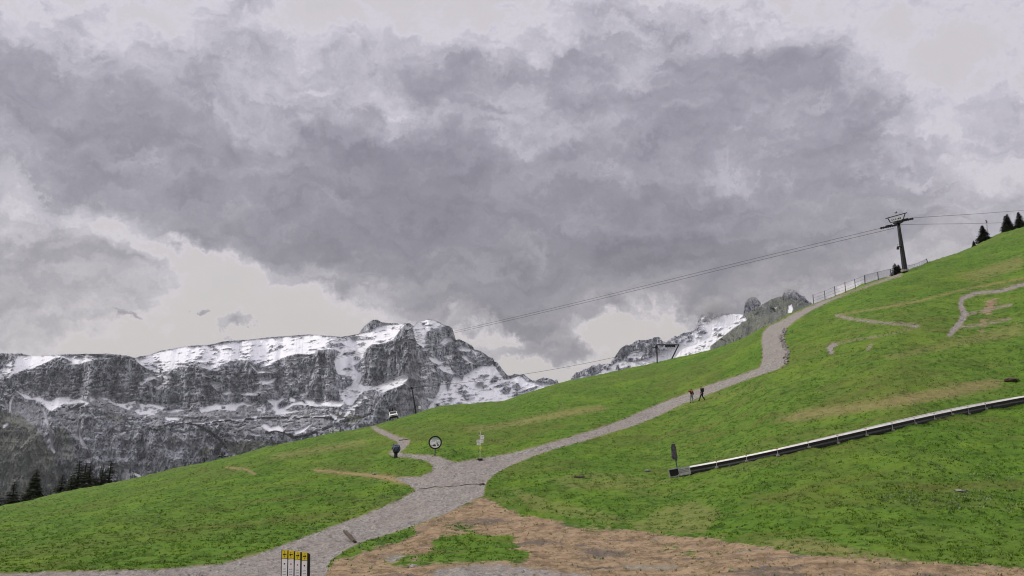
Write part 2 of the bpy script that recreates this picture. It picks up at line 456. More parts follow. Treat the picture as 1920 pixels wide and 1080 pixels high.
for pl, v in [([(665, 1015), (700, 1000), (760, 990), (792, 993), (770, 1005), (740, 1018), (700, 1028), (670, 1035), (640, 1045), (655, 1028)], 0),
 ([(795, 1022), (830, 1006), (900, 1001), (962, 1003), (972, 1014), (940, 1024), (1005, 1036), (985, 1050), (900, 1052), (830, 1055), (760, 1058), (712, 1060), (730, 1048), (785, 1040), (832, 1034)], 0),
 ([(825, 985), (870, 984), (905, 992), (880, 996), (845, 992)], .1), ([(1050, 982), (1090, 985), (1165, 1000), (1130, 1003), (1080, 992)], .3),
 ([(1200, 1015), (1260, 1020), (1345, 1036), (1300, 1043), (1235, 1030)], .35), ([(640, 1050), (690, 1046), (700, 1056), (650, 1060)], .35)]: paint(gD, pl, v)
paint(gP, PATH, 1.0); gD[gP > .5] = 0
for pl, v in [([(820, 1064), (930, 1054), (1000, 1064), (1110, 1076), (1110, 1140), (760, 1140)], .62), ([(1160, 1056), (1270, 1058), (1280, 1068), (1180, 1070)], .5),
 ([(715, 1048), (745, 1036), (765, 1040), (735, 1056)], .6)]:
    m_ = poly_mask(pl); gP[m_] = np.maximum(gP[m_], v)
for pts, w, v in [([(1568, 592), (1600, 599), (1660, 606), (1710, 609), (1723, 611)], 2.6, 1.), ([(1723, 611), (1690, 622), (1640, 632), (1600, 638), (1565, 645)], 2, .55),
 ([(1567, 646), (1554, 652), (1560, 662)], 7, .7), ([(1920, 533), (1880, 545), (1830, 550), (1805, 559), (1801, 573), (1810, 590), (1797, 610), (1780, 628)], [4, 4, 4, 5, 5.5, 7, 6, 5], 1.),
 ([(2040, 500), (1960, 522), (1920, 534)], 4, 1.), ([(1812, 590), (1850, 582), (1898, 571)], 2, .95), ([(1803, 614), (1850, 607), (1895, 598)], 2, .95),
 ([(1628, 655), (1634, 646)], 5, .5)]:
    m_ = line_mask(pts, w); gP[m_] = np.maximum(gP[m_], v)
for pl, v in [([(1830, 628), (1838, 590), (1850, 560), (1880, 553), (1872, 575), (1855, 605), (1845, 628)], .62), ([(1620, 768), (1700, 750), (1760, 738), (1850, 716), (1862, 719), (1760, 748), (1690, 762)], .55),
 ([(1735, 640), (1800, 628), (1835, 625), (1800, 640), (1740, 650)], .5)]:
    m_ = poly_mask(pl); gD[m_] = np.maximum(gD[m_], v)
for pl, v in [([(1430, 795), (1500, 768), (1600, 755), (1700, 738), (1800, 718), (1870, 708), (1890, 722), (1800, 745), (1700, 762), (1600, 776), (1500, 790)], .75),
 ([(835, 806), (920, 797), (1000, 781), (1060, 768), (1130, 760), (1150, 766), (1050, 784), (980, 796), (900, 808)], .8), ([(480, 858), (560, 840), (680, 822), (700, 832), (600, 850), (520, 862)], .5),
 ([(1180, 995), (1230, 955), (1300, 935), (1360, 960), (1320, 1005)], .45), ([(1400, 1015), (1520, 1005), (1620, 1030), (1720, 1045), (1600, 1050), (1480, 1035)], .6),
 ([(1640, 668), (1750, 645), (1920, 600), (1920, 630), (1780, 655), (1680, 676)], .5), ([(1780, 520), (1920, 475), (1920, 505), (1830, 530)], .5), ([(1660, 570), (1720, 560), (1730, 566), (1680, 578)], .5),
 ([(1280, 900), (1100, 880), (1000, 900), (1080, 920), (1200, 925)], .35), ([(1190, 760), (1270, 775), (1500, 720), (1420, 715)], .28), ([(940, 905), (1010, 930), (1100, 950), (1250, 985), (1150, 985), (1000, 960)], .4)]:
    m_ = poly_mask(pl); gY[m_] = np.maximum(gY[m_], v)
for pts, w, v in [([(430, 877), (460, 880), (476, 888)], 3.5, .9), ([(590, 882), (640, 887), (700, 892), (765, 903)], [4, 5, 6, 12], 1.2), ([(1570, 591), (1640, 580), (1720, 566), (1800, 545), (1920, 522)], 2.4, .8),
 ([(250, 868), (330, 880), (400, 878)], 2.5, .35), ([(880, 870), (915, 903)], 3, .3)]:
    m_ = line_mask(pts, w); gY[m_] = np.maximum(gY[m_], v)
gPs, gDs, gYs = blur(gP, 2, 2), blur(gD, 8, 2), blur(gY, 5, 2)

gYs = np.maximum(gYs, blur(np.where(poly_mask([(1150, 1000), (1180, 800), (1480, 650), (1500, 600), (1920, 470), (1920, 760), (1700, 800), (1450, 880), (1300, 1010)]), .20, 0.0), 25, 2))
trk = grid()
for pts, w, v in [([(590, 882), (640, 887), (700, 892), (775, 905)], [3, 4, 5, 9], 1.3), ([(425, 877), (460, 880), (478, 889)], 3, 1.1), ([(1570, 591), (1640, 580), (1720, 566), (1800, 545), (1920, 522)], 2, 1.0)]:
    m_ = line_mask(pts, w); trk[m_] = v
gYs = np.maximum(gYs, blur(trk, 1, 2))
# --- sheet of ground: columns are lines of sight directions, rows are distances
acols = np.concatenate([np.linspace(-1.7, -.74, 60)[:-1], np.linspace(-.74, .76, 1150), np.linspace(.76, 1.9, 60)[1:]])
ss_ = 1 - np.sqrt(1 - np.linspace(0, 1, 400) ** 1.0)
nA = len(acols); rows = []
rim = crest_Y(acols)
for y in (4, 10, 18, 25): rows.append(np.full(nA, float(y)))
for s in ss_: rows.append(Y0 * .9 + (rim - Y0 * .9) * s)
for d in (1.5, 3, 5, 8, 12, 17, 24, 33, 45, 60, 80, 105, 140, 190, 260, 350, 480, 650, 900): rows.append(rim + d)
YY = np.array(rows); AA = np.broadcast_to(acols, YY.shape); XX = AA * YY
ZZ = ground_z(XX, YY)
PX, PY = pix(AA, ZZ / YY)
vis = (YY <= rim + .1)
aP = np.where(vis, sample(gPs, PX, PY), 0); aD = np.where(vis, sample(gDs, PX, PY), 0); aY = np.where(vis, sample(gYs, PX, PY), 0)
off = (np.abs(AA) > .70) | (YY < 28)
aD = np.where(off & (YY < 33), 1.0, aD)
cut = np.clip(aP, 0, 1) * .07
ZZ = ZZ - cut + aP * (fbm(XX / .3, YY / .3, 2, 77) - .5) * .05
nR = YY.shape[0]
V = np.stack([XX, YY, ZZ], -1).reshape(-1, 3)
idx = np.arange(nR * nA).reshape(nR, nA)
Fq = np.stack([idx[:-1, :-1], idx[:-1, 1:], idx[1:, 1:], idx[1:, :-1]], -1).reshape(-1, 4)

gm = bpy.data.materials.new('meadow_ground'); gm.use_nodes = True
t = NT(gm.node_tree); bs = t.n['Principled BSDF']; bs.inputs['Roughness'].default_value = .9; bs.inputs['Specular IOR Level'].default_value = .15
pos = t.new('ShaderNodeNewGeometry').outputs['Position']
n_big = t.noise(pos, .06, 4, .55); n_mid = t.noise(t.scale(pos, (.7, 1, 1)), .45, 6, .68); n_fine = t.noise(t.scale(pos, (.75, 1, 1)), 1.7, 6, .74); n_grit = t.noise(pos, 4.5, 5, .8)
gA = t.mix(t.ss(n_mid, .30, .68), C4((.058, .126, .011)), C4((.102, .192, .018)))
gA = t.mix(t.m('MULTIPLY', t.ss(n_fine, .48, .40), .75), gA, C4((.022, .052, .006)))  # dark streaks: shade between tufts painted into the ground colour
gA = t.mix(t.m('MULTIPLY', t.ss(n_big, .46, .66), .40), gA, C4((.110, .125, .028)))
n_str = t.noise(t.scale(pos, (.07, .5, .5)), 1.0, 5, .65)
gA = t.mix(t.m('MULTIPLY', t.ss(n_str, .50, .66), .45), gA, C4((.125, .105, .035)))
gA = t.mix(t.m('MULTIPLY', t.ss(t.noise(pos, .13, 4, .6), .50, .68), .55), gA, C4((.135, .215, .020)))
gA = t.mix(t.m('MULTIPLY', t.ss(n_grit, .58, .70), .5), gA, C4((.19, .24, .05)))
dryf = t.m('ADD', t.attr('dry'), t.m('MULTIPLY_ADD', n_fine, 1.6, -.95), clamp=True)
dryf = t.m('MULTIPLY', dryf, t.ss(t.attr('dry'), .05, .3))
gA = t.mix(dryf, gA, C4((.27, .205, .10)))
n_soil = t.noise(t.scale(pos, (.5, .9, .9)), 1.4, 8, .82)
soil = t.mix(t.ss(n_soil, .36, .60), C4((.150, .102, .062)), C4((.335, .242, .148)))
soil = t.mix(t.ss(n_mid, .48, .36), soil, C4((.135, .108, .090)))
soil = t.mix(t.ss(n_grit, .58, .68), soil, C4((.44, .365, .255)))
soil = t.mix(t.ss(n_grit, .42, .34), soil, C4((.045, .038, .030)))
soil = t.mix(t.m('MULTIPLY', t.ss(n_mid, .60, .68), .7), soil, C4((.19, .175, .160)))
df = t.ss(t.m('ADD', t.attr('dirt'), t.m('ADD', t.m('MULTIPLY_ADD', n_fine, 1.3, -.65), t.m('MULTIPLY_ADD', n_mid, 1.3, -.65))), .38, .60)
c_ = t.mix(df, gA, soil)
n_gr = t.noise(pos, 3.6, 6, .85)
grav = t.mix(t.ss(n_gr, .36, .64), C4((.130, .122, .112)), C4((.35, .33, .300)))
grav = t.mix(t.m('MULTIPLY', t.ss(n_mid, .40, .62), .5), grav, C4((.24, .20, .18)))
grav = t.mix(t.ss(n_grit, .60, .70), grav, C4((.52, .50, .50)))
grav = t.mix(t.ss(n_grit, .40, .32), grav, C4((.06, .056, .056)))
edge = t.m('MULTIPLY', t.ss(t.attr('path'), .05, .35), t.ss(t.attr('path'), .95, .6))
c_ = t.mix(t.m('MULTIPLY', edge, t.ss(n_fine, .35, .60)), c_, C4((.23, .19, .125)))
pf = t.ss(t.m('ADD', t.attr('path'), t.m('ADD', t.m('MULTIPLY_ADD', n_fine, .9, -.45), t.m('MULTIPLY_ADD', n_grit, 1.1, -.55))), .42, .58)
c_ = t.mix(pf, c_, grav)
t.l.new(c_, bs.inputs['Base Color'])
bp = t.new('ShaderNodeBump'); bp.inputs['Strength'].default_value = .9; bp.inputs['Distance'].default_value = .12
t.l.new(t.m('ADD', n_fine, t.m('MULTIPLY', n_grit, .5)), bp.inputs['Height']); t.l.new(bp.outputs[0], bs.inputs['Normal'])

fp = aP.ravel()[Fq].mean(1) > .5
def split(mask, name):
    f = Fq[mask]; used = np.unique(f); remap = np.full(len(V), -1); remap[used] = np.arange(len(used))
    o = mesh_obj(name, V[used], remap[f], gm, smooth=True, attrs={'path': aP.ravel()[used], 'dirt': aD.ravel()[used], 'dry': aY.ravel()[used]})
    return tag(o, kind='structure')
split(fp, 'gravel_path'); split(~fp, 'meadow')
# ground round and behind the camera, joined under the first row
xs = np.linspace(-400, 400, 60); ys = np.linspace(-300, 4.5, 30)
gx, gy = np.meshgrid(xs, ys); gz = np.full_like(gx, -4.24) + (fbm(gx / 9, gy / 9, 3, 5) - .5) * .1
i2 = np.arange(gx.size).reshape(gx.shape)
f2 = np.stack([i2[:-1, :-1], i2[:-1, 1:], i2[1:, 1:], i2[1:, :-1]], -1).reshape(-1, 4)
tag(mesh_obj('yard_ground', np.stack([gx, gy, gz], -1).reshape(-1, 3), f2, gm, attrs={'path': np.full(gx.size, .6), 'dirt': np.ones(gx.size), 'dry': np.zeros(gx.size)}), kind='structure')

# --- grass tufts standing on the meadow
def tufts(n, seed, hmin, hmax, width, test, blades=5):
    r = np.random.default_rng(seed)
    a = r.uniform(-.72, .73, n); s = r.uniform(0, 1, n) ** 1.0
    s = 1 - np.sqrt(1 - s * .995)
    Y = 30 + (crest_Y(a) + 1 - 30) * s; X = a * Y
    z = ground_z(X, Y); px, py = pix(a, z / Y)
    p = sample(gPs, px, py); d = sample(gDs, px, py); dr = sample(gYs, px, py)
    keep = test(X, Y, p, d, dr, r.uniform(0, 1, n)); X, Y, z, dr, dd = X[keep], Y[keep], z[keep], dr[keep], d[keep]; m = len(X)
    ang = r.uniform(0, 2 * np.pi, (m, blades)); lean = r.uniform(.2, .9, (m, blades)); h = r.uniform(hmin, hmax, (m, 1)) * r.uniform(.6, 1.1, (m, blades))
    w = width * r.uniform(.6, 1.4, (m, blades)); off = r.uniform(0, .12, (m, blades)); da = r.uniform(0, 2 * np.pi, (m, blades))
    cx = X[:, None] + np.cos(da) * off; cy = Y[:, None] + np.sin(da) * off; cz = np.broadcast_to(z[:, None] - .03, cx.shape)
    tx, ty = -np.sin(ang) * w, np.cos(ang) * w
    v0 = np.stack([cx - tx, cy - ty, cz], -1); v1 = np.stack([cx + tx, cy + ty, cz], -1)
    v2 = np.stack([cx + np.cos(ang) * h * lean, cy + np.sin(ang) * h * lean, cz + h], -1)
    VV = np.stack([v0, v1, v2], 2).reshape(-1, 3)
    tone = np.repeat(np.repeat(r.uniform(0, 1, m), blades), 3) ; dry = np.repeat(np.repeat(dr + 1.3 * np.clip(dd - .3, 0, .8), blades), 3)
    return VV, np.arange(len(VV)).reshape(-1, 3), tone, dry
tm = bpy.data.materials.new('grass_blades'); tm.use_nodes = True
t = NT(tm.node_tree); bs = t.n['Principled BSDF']; bs.inputs['Roughness'].default_value = .8; bs.inputs['Specular IOR Level'].default_value = .1
tone = t.attr('tone')
c_ = t.mix(t.ss(tone, .0, .30), C4((.024, .055, .006)), C4((.078, .170, .012)))  # low tone gives dark tufts, shade among the clumps put into blade colour
c_ = t.mix(t.ss(tone, .6, 1.0), c_, C4((.22, .30, .040)))
c_ = t.mix(t.ss(t.attr('dry'), .3, 1.1), c_, C4((.32, .25, .12)))
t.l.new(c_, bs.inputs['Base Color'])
def grass_test(X, Y, p, d, dr, u):
    nz = fbm(X / .7, Y / 1.0, 3, 41, gain=.7)
    return (p < .35) & ((d + (nz - .5) * 1.5 < .50) | (u < .10)) & (u < sm(nz, .34, .66) * (1 - .5 * np.clip(dr, 0, 1)))
VV, FF, T1, T2 = tufts(230000, 11, .05, .14, .028, grass_test, 5)
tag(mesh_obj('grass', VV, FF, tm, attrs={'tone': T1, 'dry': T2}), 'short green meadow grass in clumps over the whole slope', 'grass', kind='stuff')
wm = material('weed_leaves', (.24, .32, .13), .7, var=.5, scale=1.3, col2=(.06, .12, .02))
WEED = grid()
for pl, v in [([(1700, 870), (1830, 840), (1900, 900), (1900, 1000), (1750, 960), (1600, 930)], .7), ([(1300, 860), (1420, 830), (1480, 850), (1400, 880), (1320, 880)], .8),
 ([(1380, 880), (1470, 860), (1480, 872), (1400, 890)], .8), ([(800, 842), (870, 838), (880, 855), (820, 852)], .9), ([(700, 925), (790, 905), (785, 925), (640, 975), (560, 1005), (560, 990), (640, 955)], .8),
 ([(915, 925), (960, 950), (1080, 972), (1080, 960), (980, 940), (925, 905)], .7), ([(1473, 615), (1485, 618), (1490, 665), (1478, 670)], .9), ([(1395, 640), (1428, 620), (1430, 690), (1410, 680)], .5),
 ([(740, 815), (700, 800), (745, 812), (780, 830), (770, 835)], .6), ([(820, 985), (900, 985), (910, 995), (830, 995)], .9), ([(660, 1015), (790, 995), (760, 1015), (660, 1035)], .6)]:
    m_ = poly_mask(pl); WEED[m_] = v
WEED = blur(WEED, 3, 1)
def weed_test(X, Y, p, d, dr, u):
    px, py = pix(X / Y, ground_z(X, Y) / Y)
    nz = fbm(X / 1.6, Y / 1.6, 3, 57)
    return (p < .3) & (u * .9 < sample(WEED, px, py) * sm(nz, .42, .62) + .008)
VV, FF, T1, T2 = tufts(60000, 12, .07, .18, .045, weed_test, 7)
tag(mesh_obj('weeds', VV, FF, wm), 'broad leaved pale green weeds scattered along the path banks and lower slope', 'weeds', kind='stuff')
# loose stones on gravel and earth
r_ = np.random.default_rng(5); n = 26000
a = r_.uniform(-.72, .72, n); s = 1 - np.sqrt(1 - r_.uniform(0, .97, n)); Y = 30 + (crest_Y(a) - 30) * s; X = a * Y; z = ground_z(X, Y)
px, py = pix(a, z / Y); p = sample(gPs, px, py); d = sample(gDs, px, py)
k = ((p > .5) & (r_.uniform(0, 1, n) < .55)) | ((d > .5) & (r_.uniform(0, 1, n) < .22))
X, Y, z, p = X[k], Y[k], z[k], p[k]; sz = r_.uniform(.02, .055, len(X)) * (1 + (r_.uniform(0, 1, len(X)) > .97) * 1.5)
oc = np.array([(1, 0, 0), (0, 1, 0), (-1, 0, 0), (0, -1, 0), (0, 0, .8), (0, 0, -.5)]); of = np.array([(0, 1, 4), (1, 2, 4), (2, 3, 4), (3, 0, 4)])
jit = r_.uniform(.7, 1.3, (len(X), 6, 3))
VV = (np.stack([X, Y, z - .05], -1)[:, None, :] + oc[None] * jit * sz[:, None, None]).reshape(-1, 3)
FF = (of[None] + (np.arange(len(X)) * 6)[:, None, None]).reshape(-1, 3)
tag(mesh_obj('loose_stones', VV, FF, M['stone']), 'loose grey stones scattered on the gravel path and bare earth', 'stones', kind='stuff')

# ================================================================== the mountains
ms = bpy.data.materials.new('mountain_rock'); ms.use_nodes = True
t = NT(ms.node_tree); bs = t.n['Principled BSDF']; bs.inputs['Roughness'].default_value = .9; bs.inputs['Specular IOR Level'].default_value = .1
pos = t.new('ShaderNodeNewGeometry').outputs['Position']
r1 = t.noise(t.scale(pos, (1, .5, .30)), .045, 8, .74); r2 = t.noise(t.scale(pos, (.8, .8, 2.2)), .012, 7, .65); r3 = t.noise(t.scale(pos, (1, .5, .8)), .085, 5, .78)
rock = t.mix(t.ss(r1, .40, .60), C4((.165, .175, .205)), C4((.54, .555, .61)))
rock = t.mix(t.m('MULTIPLY', t.ss(r2, .52, .68), .38), rock, C4((.50, .50, .53)))
rock = t.mix(t.ss(r3, .48, .39), rock, C4((.026, .028, .038)))
rock = t.mix(t.ss(r3, .56, .66), rock, C4((.56, .55, .58)))
scr = t.mix(t.ss(r3, .36, .64), C4((.25, .25, .265)), C4((.48, .48, .50)))
rock = t.mix(t.m('MULTIPLY', t.attr('scree'), .85), rock, scr)
vg = t.mix(t.ss(r1, .34, .64), C4((.125, .142, .115)), C4((.26, .27, .225)))
vg = t.mix(t.ss(r3, .58, .72), vg, C4((.27, .265, .25)))
vg = t.mix(t.ss(r3, .44, .34), vg, C4((.02, .026, .018)))
rock = t.mix(t.ss(t.m('ADD', t.attr('veg'), t.m('MULTIPLY_ADD', r1, .8, -.4)), .35, .65), rock, vg)
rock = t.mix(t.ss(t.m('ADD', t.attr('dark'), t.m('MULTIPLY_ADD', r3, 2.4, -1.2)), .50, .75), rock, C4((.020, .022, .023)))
snow = t.mix(t.ss(r2, .3, .7), C4((.78, .79, .84)), C4((.86, .86, .89)))
c_ = t.mix(t.ss(t.m('ADD', t.attr('snow'), t.m('MULTIPLY_ADD', r3, .30, -.15)), .24, .38), rock, snow)
t.l.new(c_, bs.inputs['Base Color'])
bp = t.new('ShaderNodeBump'); bp.inputs['Strength'].default_value = .8; bp.inputs['Distance'].default_value = 14.0
t.l.new(t.m('MULTIPLY', t.m('ADD', r1, t.m('MULTIPLY', r3, .7)), t.m('SUBTRACT', 1.0, t.m('MULTIPLY', t.attr('snow'), .85))), bp.inputs['Height']); t.l.new(bp.outputs[0], bs.inputs['Normal'])

gS, gC, gV, gDk, gSc = grid(), grid(), grid(), grid(), grid()     # snow cover, gentleness (cot of slope), plants, dark, scree
gC += .55
def P(poly, cov, cot=None):
    paint(gS, poly, cov)
    if cot: paint(gC, poly, cot)
# ---- left massif
P([(0, 690), (270, 695), (640, 660), (800, 640), (900, 660), (900, 720), (800, 745), (700, 760), (640, 800), (420, 830), (230, 800), (100, 760), (0, 760)], .15)
P([(680, 660), (770, 640), (800, 740), (740, 800), (700, 780)], .02)
P([(-60, 700), (-60, 664), (60, 667), (125, 664), (155, 668), (175, 674), (155, 680), (130, 683), (105, 684), (80, 688), (50, 693), (40, 697), (25, 700), (18, 707), (8, 711), (-60, 722)], .97, 1.7)
P([(-60, 660), (38, 661), (32, 667), (20, 676), (8, 686), (0, 694), (-60, 725)], .12, .8)
P([(24, 672), (33, 668), (29, 678), (25, 694), (20, 696), (22, 684)], .35, .8)
P([(93, 676), (103, 670), (118, 669), (130, 674), (137, 680), (120, 683), (92, 690), (60, 692), (70, 686)], .25, .9)
P([(45, 697), (68, 693), (66, 697)], 1, 1.5)
P([(150, 664), (251, 671), (254, 676), (235, 672), (200, 672), (178, 673)], .55, 1.5)
P([(254, 672), (275, 668), (300, 659), (345, 651), (400, 646), (470, 638), (520, 633), (590, 628), (640, 633), (674, 627), (690, 622), (640, 655), (605, 655), (590, 662), (575, 664), (560, 662),
   (540, 667), (520, 675), (508, 680), (490, 678), (478, 681), (468, 673), (450, 675), (430, 677), (418, 682), (408, 693), (398, 694), (385, 690), (370, 687), (345, 686), (330, 690), (318, 694), (300, 698), (285, 694), (272, 688), (262, 681)], .80, 1.8)
P([(262, 681), (300, 676), (345, 676), (400, 680), (385, 690), (370, 687), (345, 686), (330, 690), (318, 694), (300, 698), (285, 694)], .55, 1.3)
P([(685, 624), (700, 618), (712, 611), (722, 607), (760, 608), (752, 616), (745, 625), (738, 635), (725, 641), (708, 645), (697, 645), (688, 653), (683, 660), (680, 670), (672, 680), (663, 686), (667, 692), (676, 700),
   (680, 704), (676, 712), (673, 718), (682, 722), (700, 724), (712, 722), (733, 711), (745, 707), (757, 703), (766, 706), (762, 713), (755, 721), (740, 727), (728, 731), (718, 736), (705, 732), (695, 730), (684, 733),
   (676, 740), (669, 747), (662, 757), (655, 761), (648, 756), (642, 748), (637, 738), (636, 728), (650, 727), (660, 722), (663, 713), (658, 706), (645, 704), (634, 700), (630, 690), (628, 678), (632, 668), (640, 660), (630, 655), (640, 645), (660, 634)], .96, 1.7)
for p_ in [[(655, 631), (670, 629), (700, 632), (692, 636), (665, 639)], [(668, 645), (680, 641), (687, 643), (682, 648), (672, 647)], [(640, 666), (655, 657), (668, 656), (664, 662), (650, 667)],
           [(662, 671), (668, 667), (678, 670), (674, 676), (663, 675)], [(640, 693), (655, 689), (661, 693), (650, 697)], [(628, 706), (645, 702), (658, 706), (662, 714), (657, 720), (645, 723), (633, 716)],
           [(622, 645), (640, 642), (655, 650), (640, 655), (630, 650)]]: P(p_, .2, .7)
P([(673, 626), (682, 613), (690, 605), (700, 599), (708, 599), (716, 604), (712, 610), (702, 616), (688, 622)], .04, .5)      # rocky knob on the skyline
P([(775, 613), (783, 604), (797, 600), (815, 600), (835, 611), (820, 614), (810, 616), (800, 622), (798, 640), (796, 652), (790, 648), (782, 642), (779, 632), (776, 618)], .82, 1.4)
P([(735, 650), (742, 643), (755, 637), (768, 630), (779, 628), (777, 635), (762, 641), (750, 647), (740, 651), (726, 652)], .62, .9)
P([(762, 620), (772, 616), (777, 626), (764, 630)], .4)
for p_ in [[(825, 643), (835, 633), (848, 634), (856, 640), (842, 641), (833, 646)], [(860, 650), (870, 650), (884, 655), (882, 659), (872, 658), (862, 656)], [(837, 667), (852, 661), (858, 662), (848, 671), (840, 673)],
           [(866, 665), (875, 668), (885, 674), (895, 681), (890, 683), (880, 678), (868, 671)], [(807, 671), (816, 670), (828, 678), (832, 684), (822, 683), (810, 677)], [(822, 688), (832, 683), (842, 686), (848, 693), (855, 697), (850, 702), (843, 699), (832, 696)],
           [(806, 687), (815, 692), (821, 698), (812, 696)], [(712, 668), (722, 667), (722, 675), (716, 673)], [(728, 668), (738, 668), (733, 674)], [(690, 683), (700, 680), (707, 687), (695, 688)], [(713, 678), (723, 682), (722, 688), (716, 685)],
           [(736, 695), (745, 696), (742, 701), (737, 700)], [(696, 668), (706, 672), (700, 675)], [(683, 741), (688, 744), (689, 748), (684, 746)], [(671, 753), (678, 751), (679, 754), (672, 756)],
           [(885, 655), (898, 660), (912, 668), (905, 674), (895, 670)], [(900, 676), (920, 672), (925, 684), (905, 686)]]: P(p_, .92, 1.0)
P([(895, 660), (925, 674), (930, 686), (900, 686), (890, 675)], .45, .8)
P([(680, 752), (700, 745), (702, 750), (690, 757)], .5)
# snow field under the east ridge
P([(740, 800), (798, 776), (808, 757), (815, 747), (824, 733), (828, 718), (836, 718), (838, 728), (841, 733), (845, 722), (852, 705), (860, 706), (868, 713), (871, 704), (882, 698), (890, 692), (902, 687), (915, 686), (925, 687),
   (931, 691), (940, 704), (952, 711), (966, 704), (984, 705), (998, 716), (1015, 720), (1040, 718), (1060, 724), (1060, 760), (800, 800)], .97, 1.5)
for p_ in [[(891, 713), (909, 714), (907, 720), (892, 722)], [(903, 723), (911, 724), (907, 731)], [(918, 716), (927, 704), (936, 708), (932, 717)], [(905, 702), (920, 703), (915, 708), (903, 706)], [(938, 733), (949, 722), (960, 727), (957, 735), (947, 740)],
           [(925, 726), (945, 717), (958, 713), (955, 720), (935, 728)], [(962, 716), (973, 718), (979, 728), (969, 734), (961, 727)], [(958, 743), (975, 733), (1000, 725), (1012, 722), (1006, 729), (985, 738), (965, 746)],
           [(1005, 716), (1018, 708), (1032, 708), (1041, 715), (1028, 719), (1015, 719)], [(941, 703), (955, 709), (968, 701), (985, 701), (1000, 715), (990, 716), (975, 704), (956, 712), (945, 712)], [(922, 680), (932, 676), (952, 705), (944, 707), (932, 694)]]: P(p_, .14, .6)
P([(855, 722), (864, 718), (875, 730), (888, 748), (878, 752), (864, 742)], .68, 1.0)
P([(800, 745), (850, 745), (870, 760), (820, 768)], .78, 1.0)
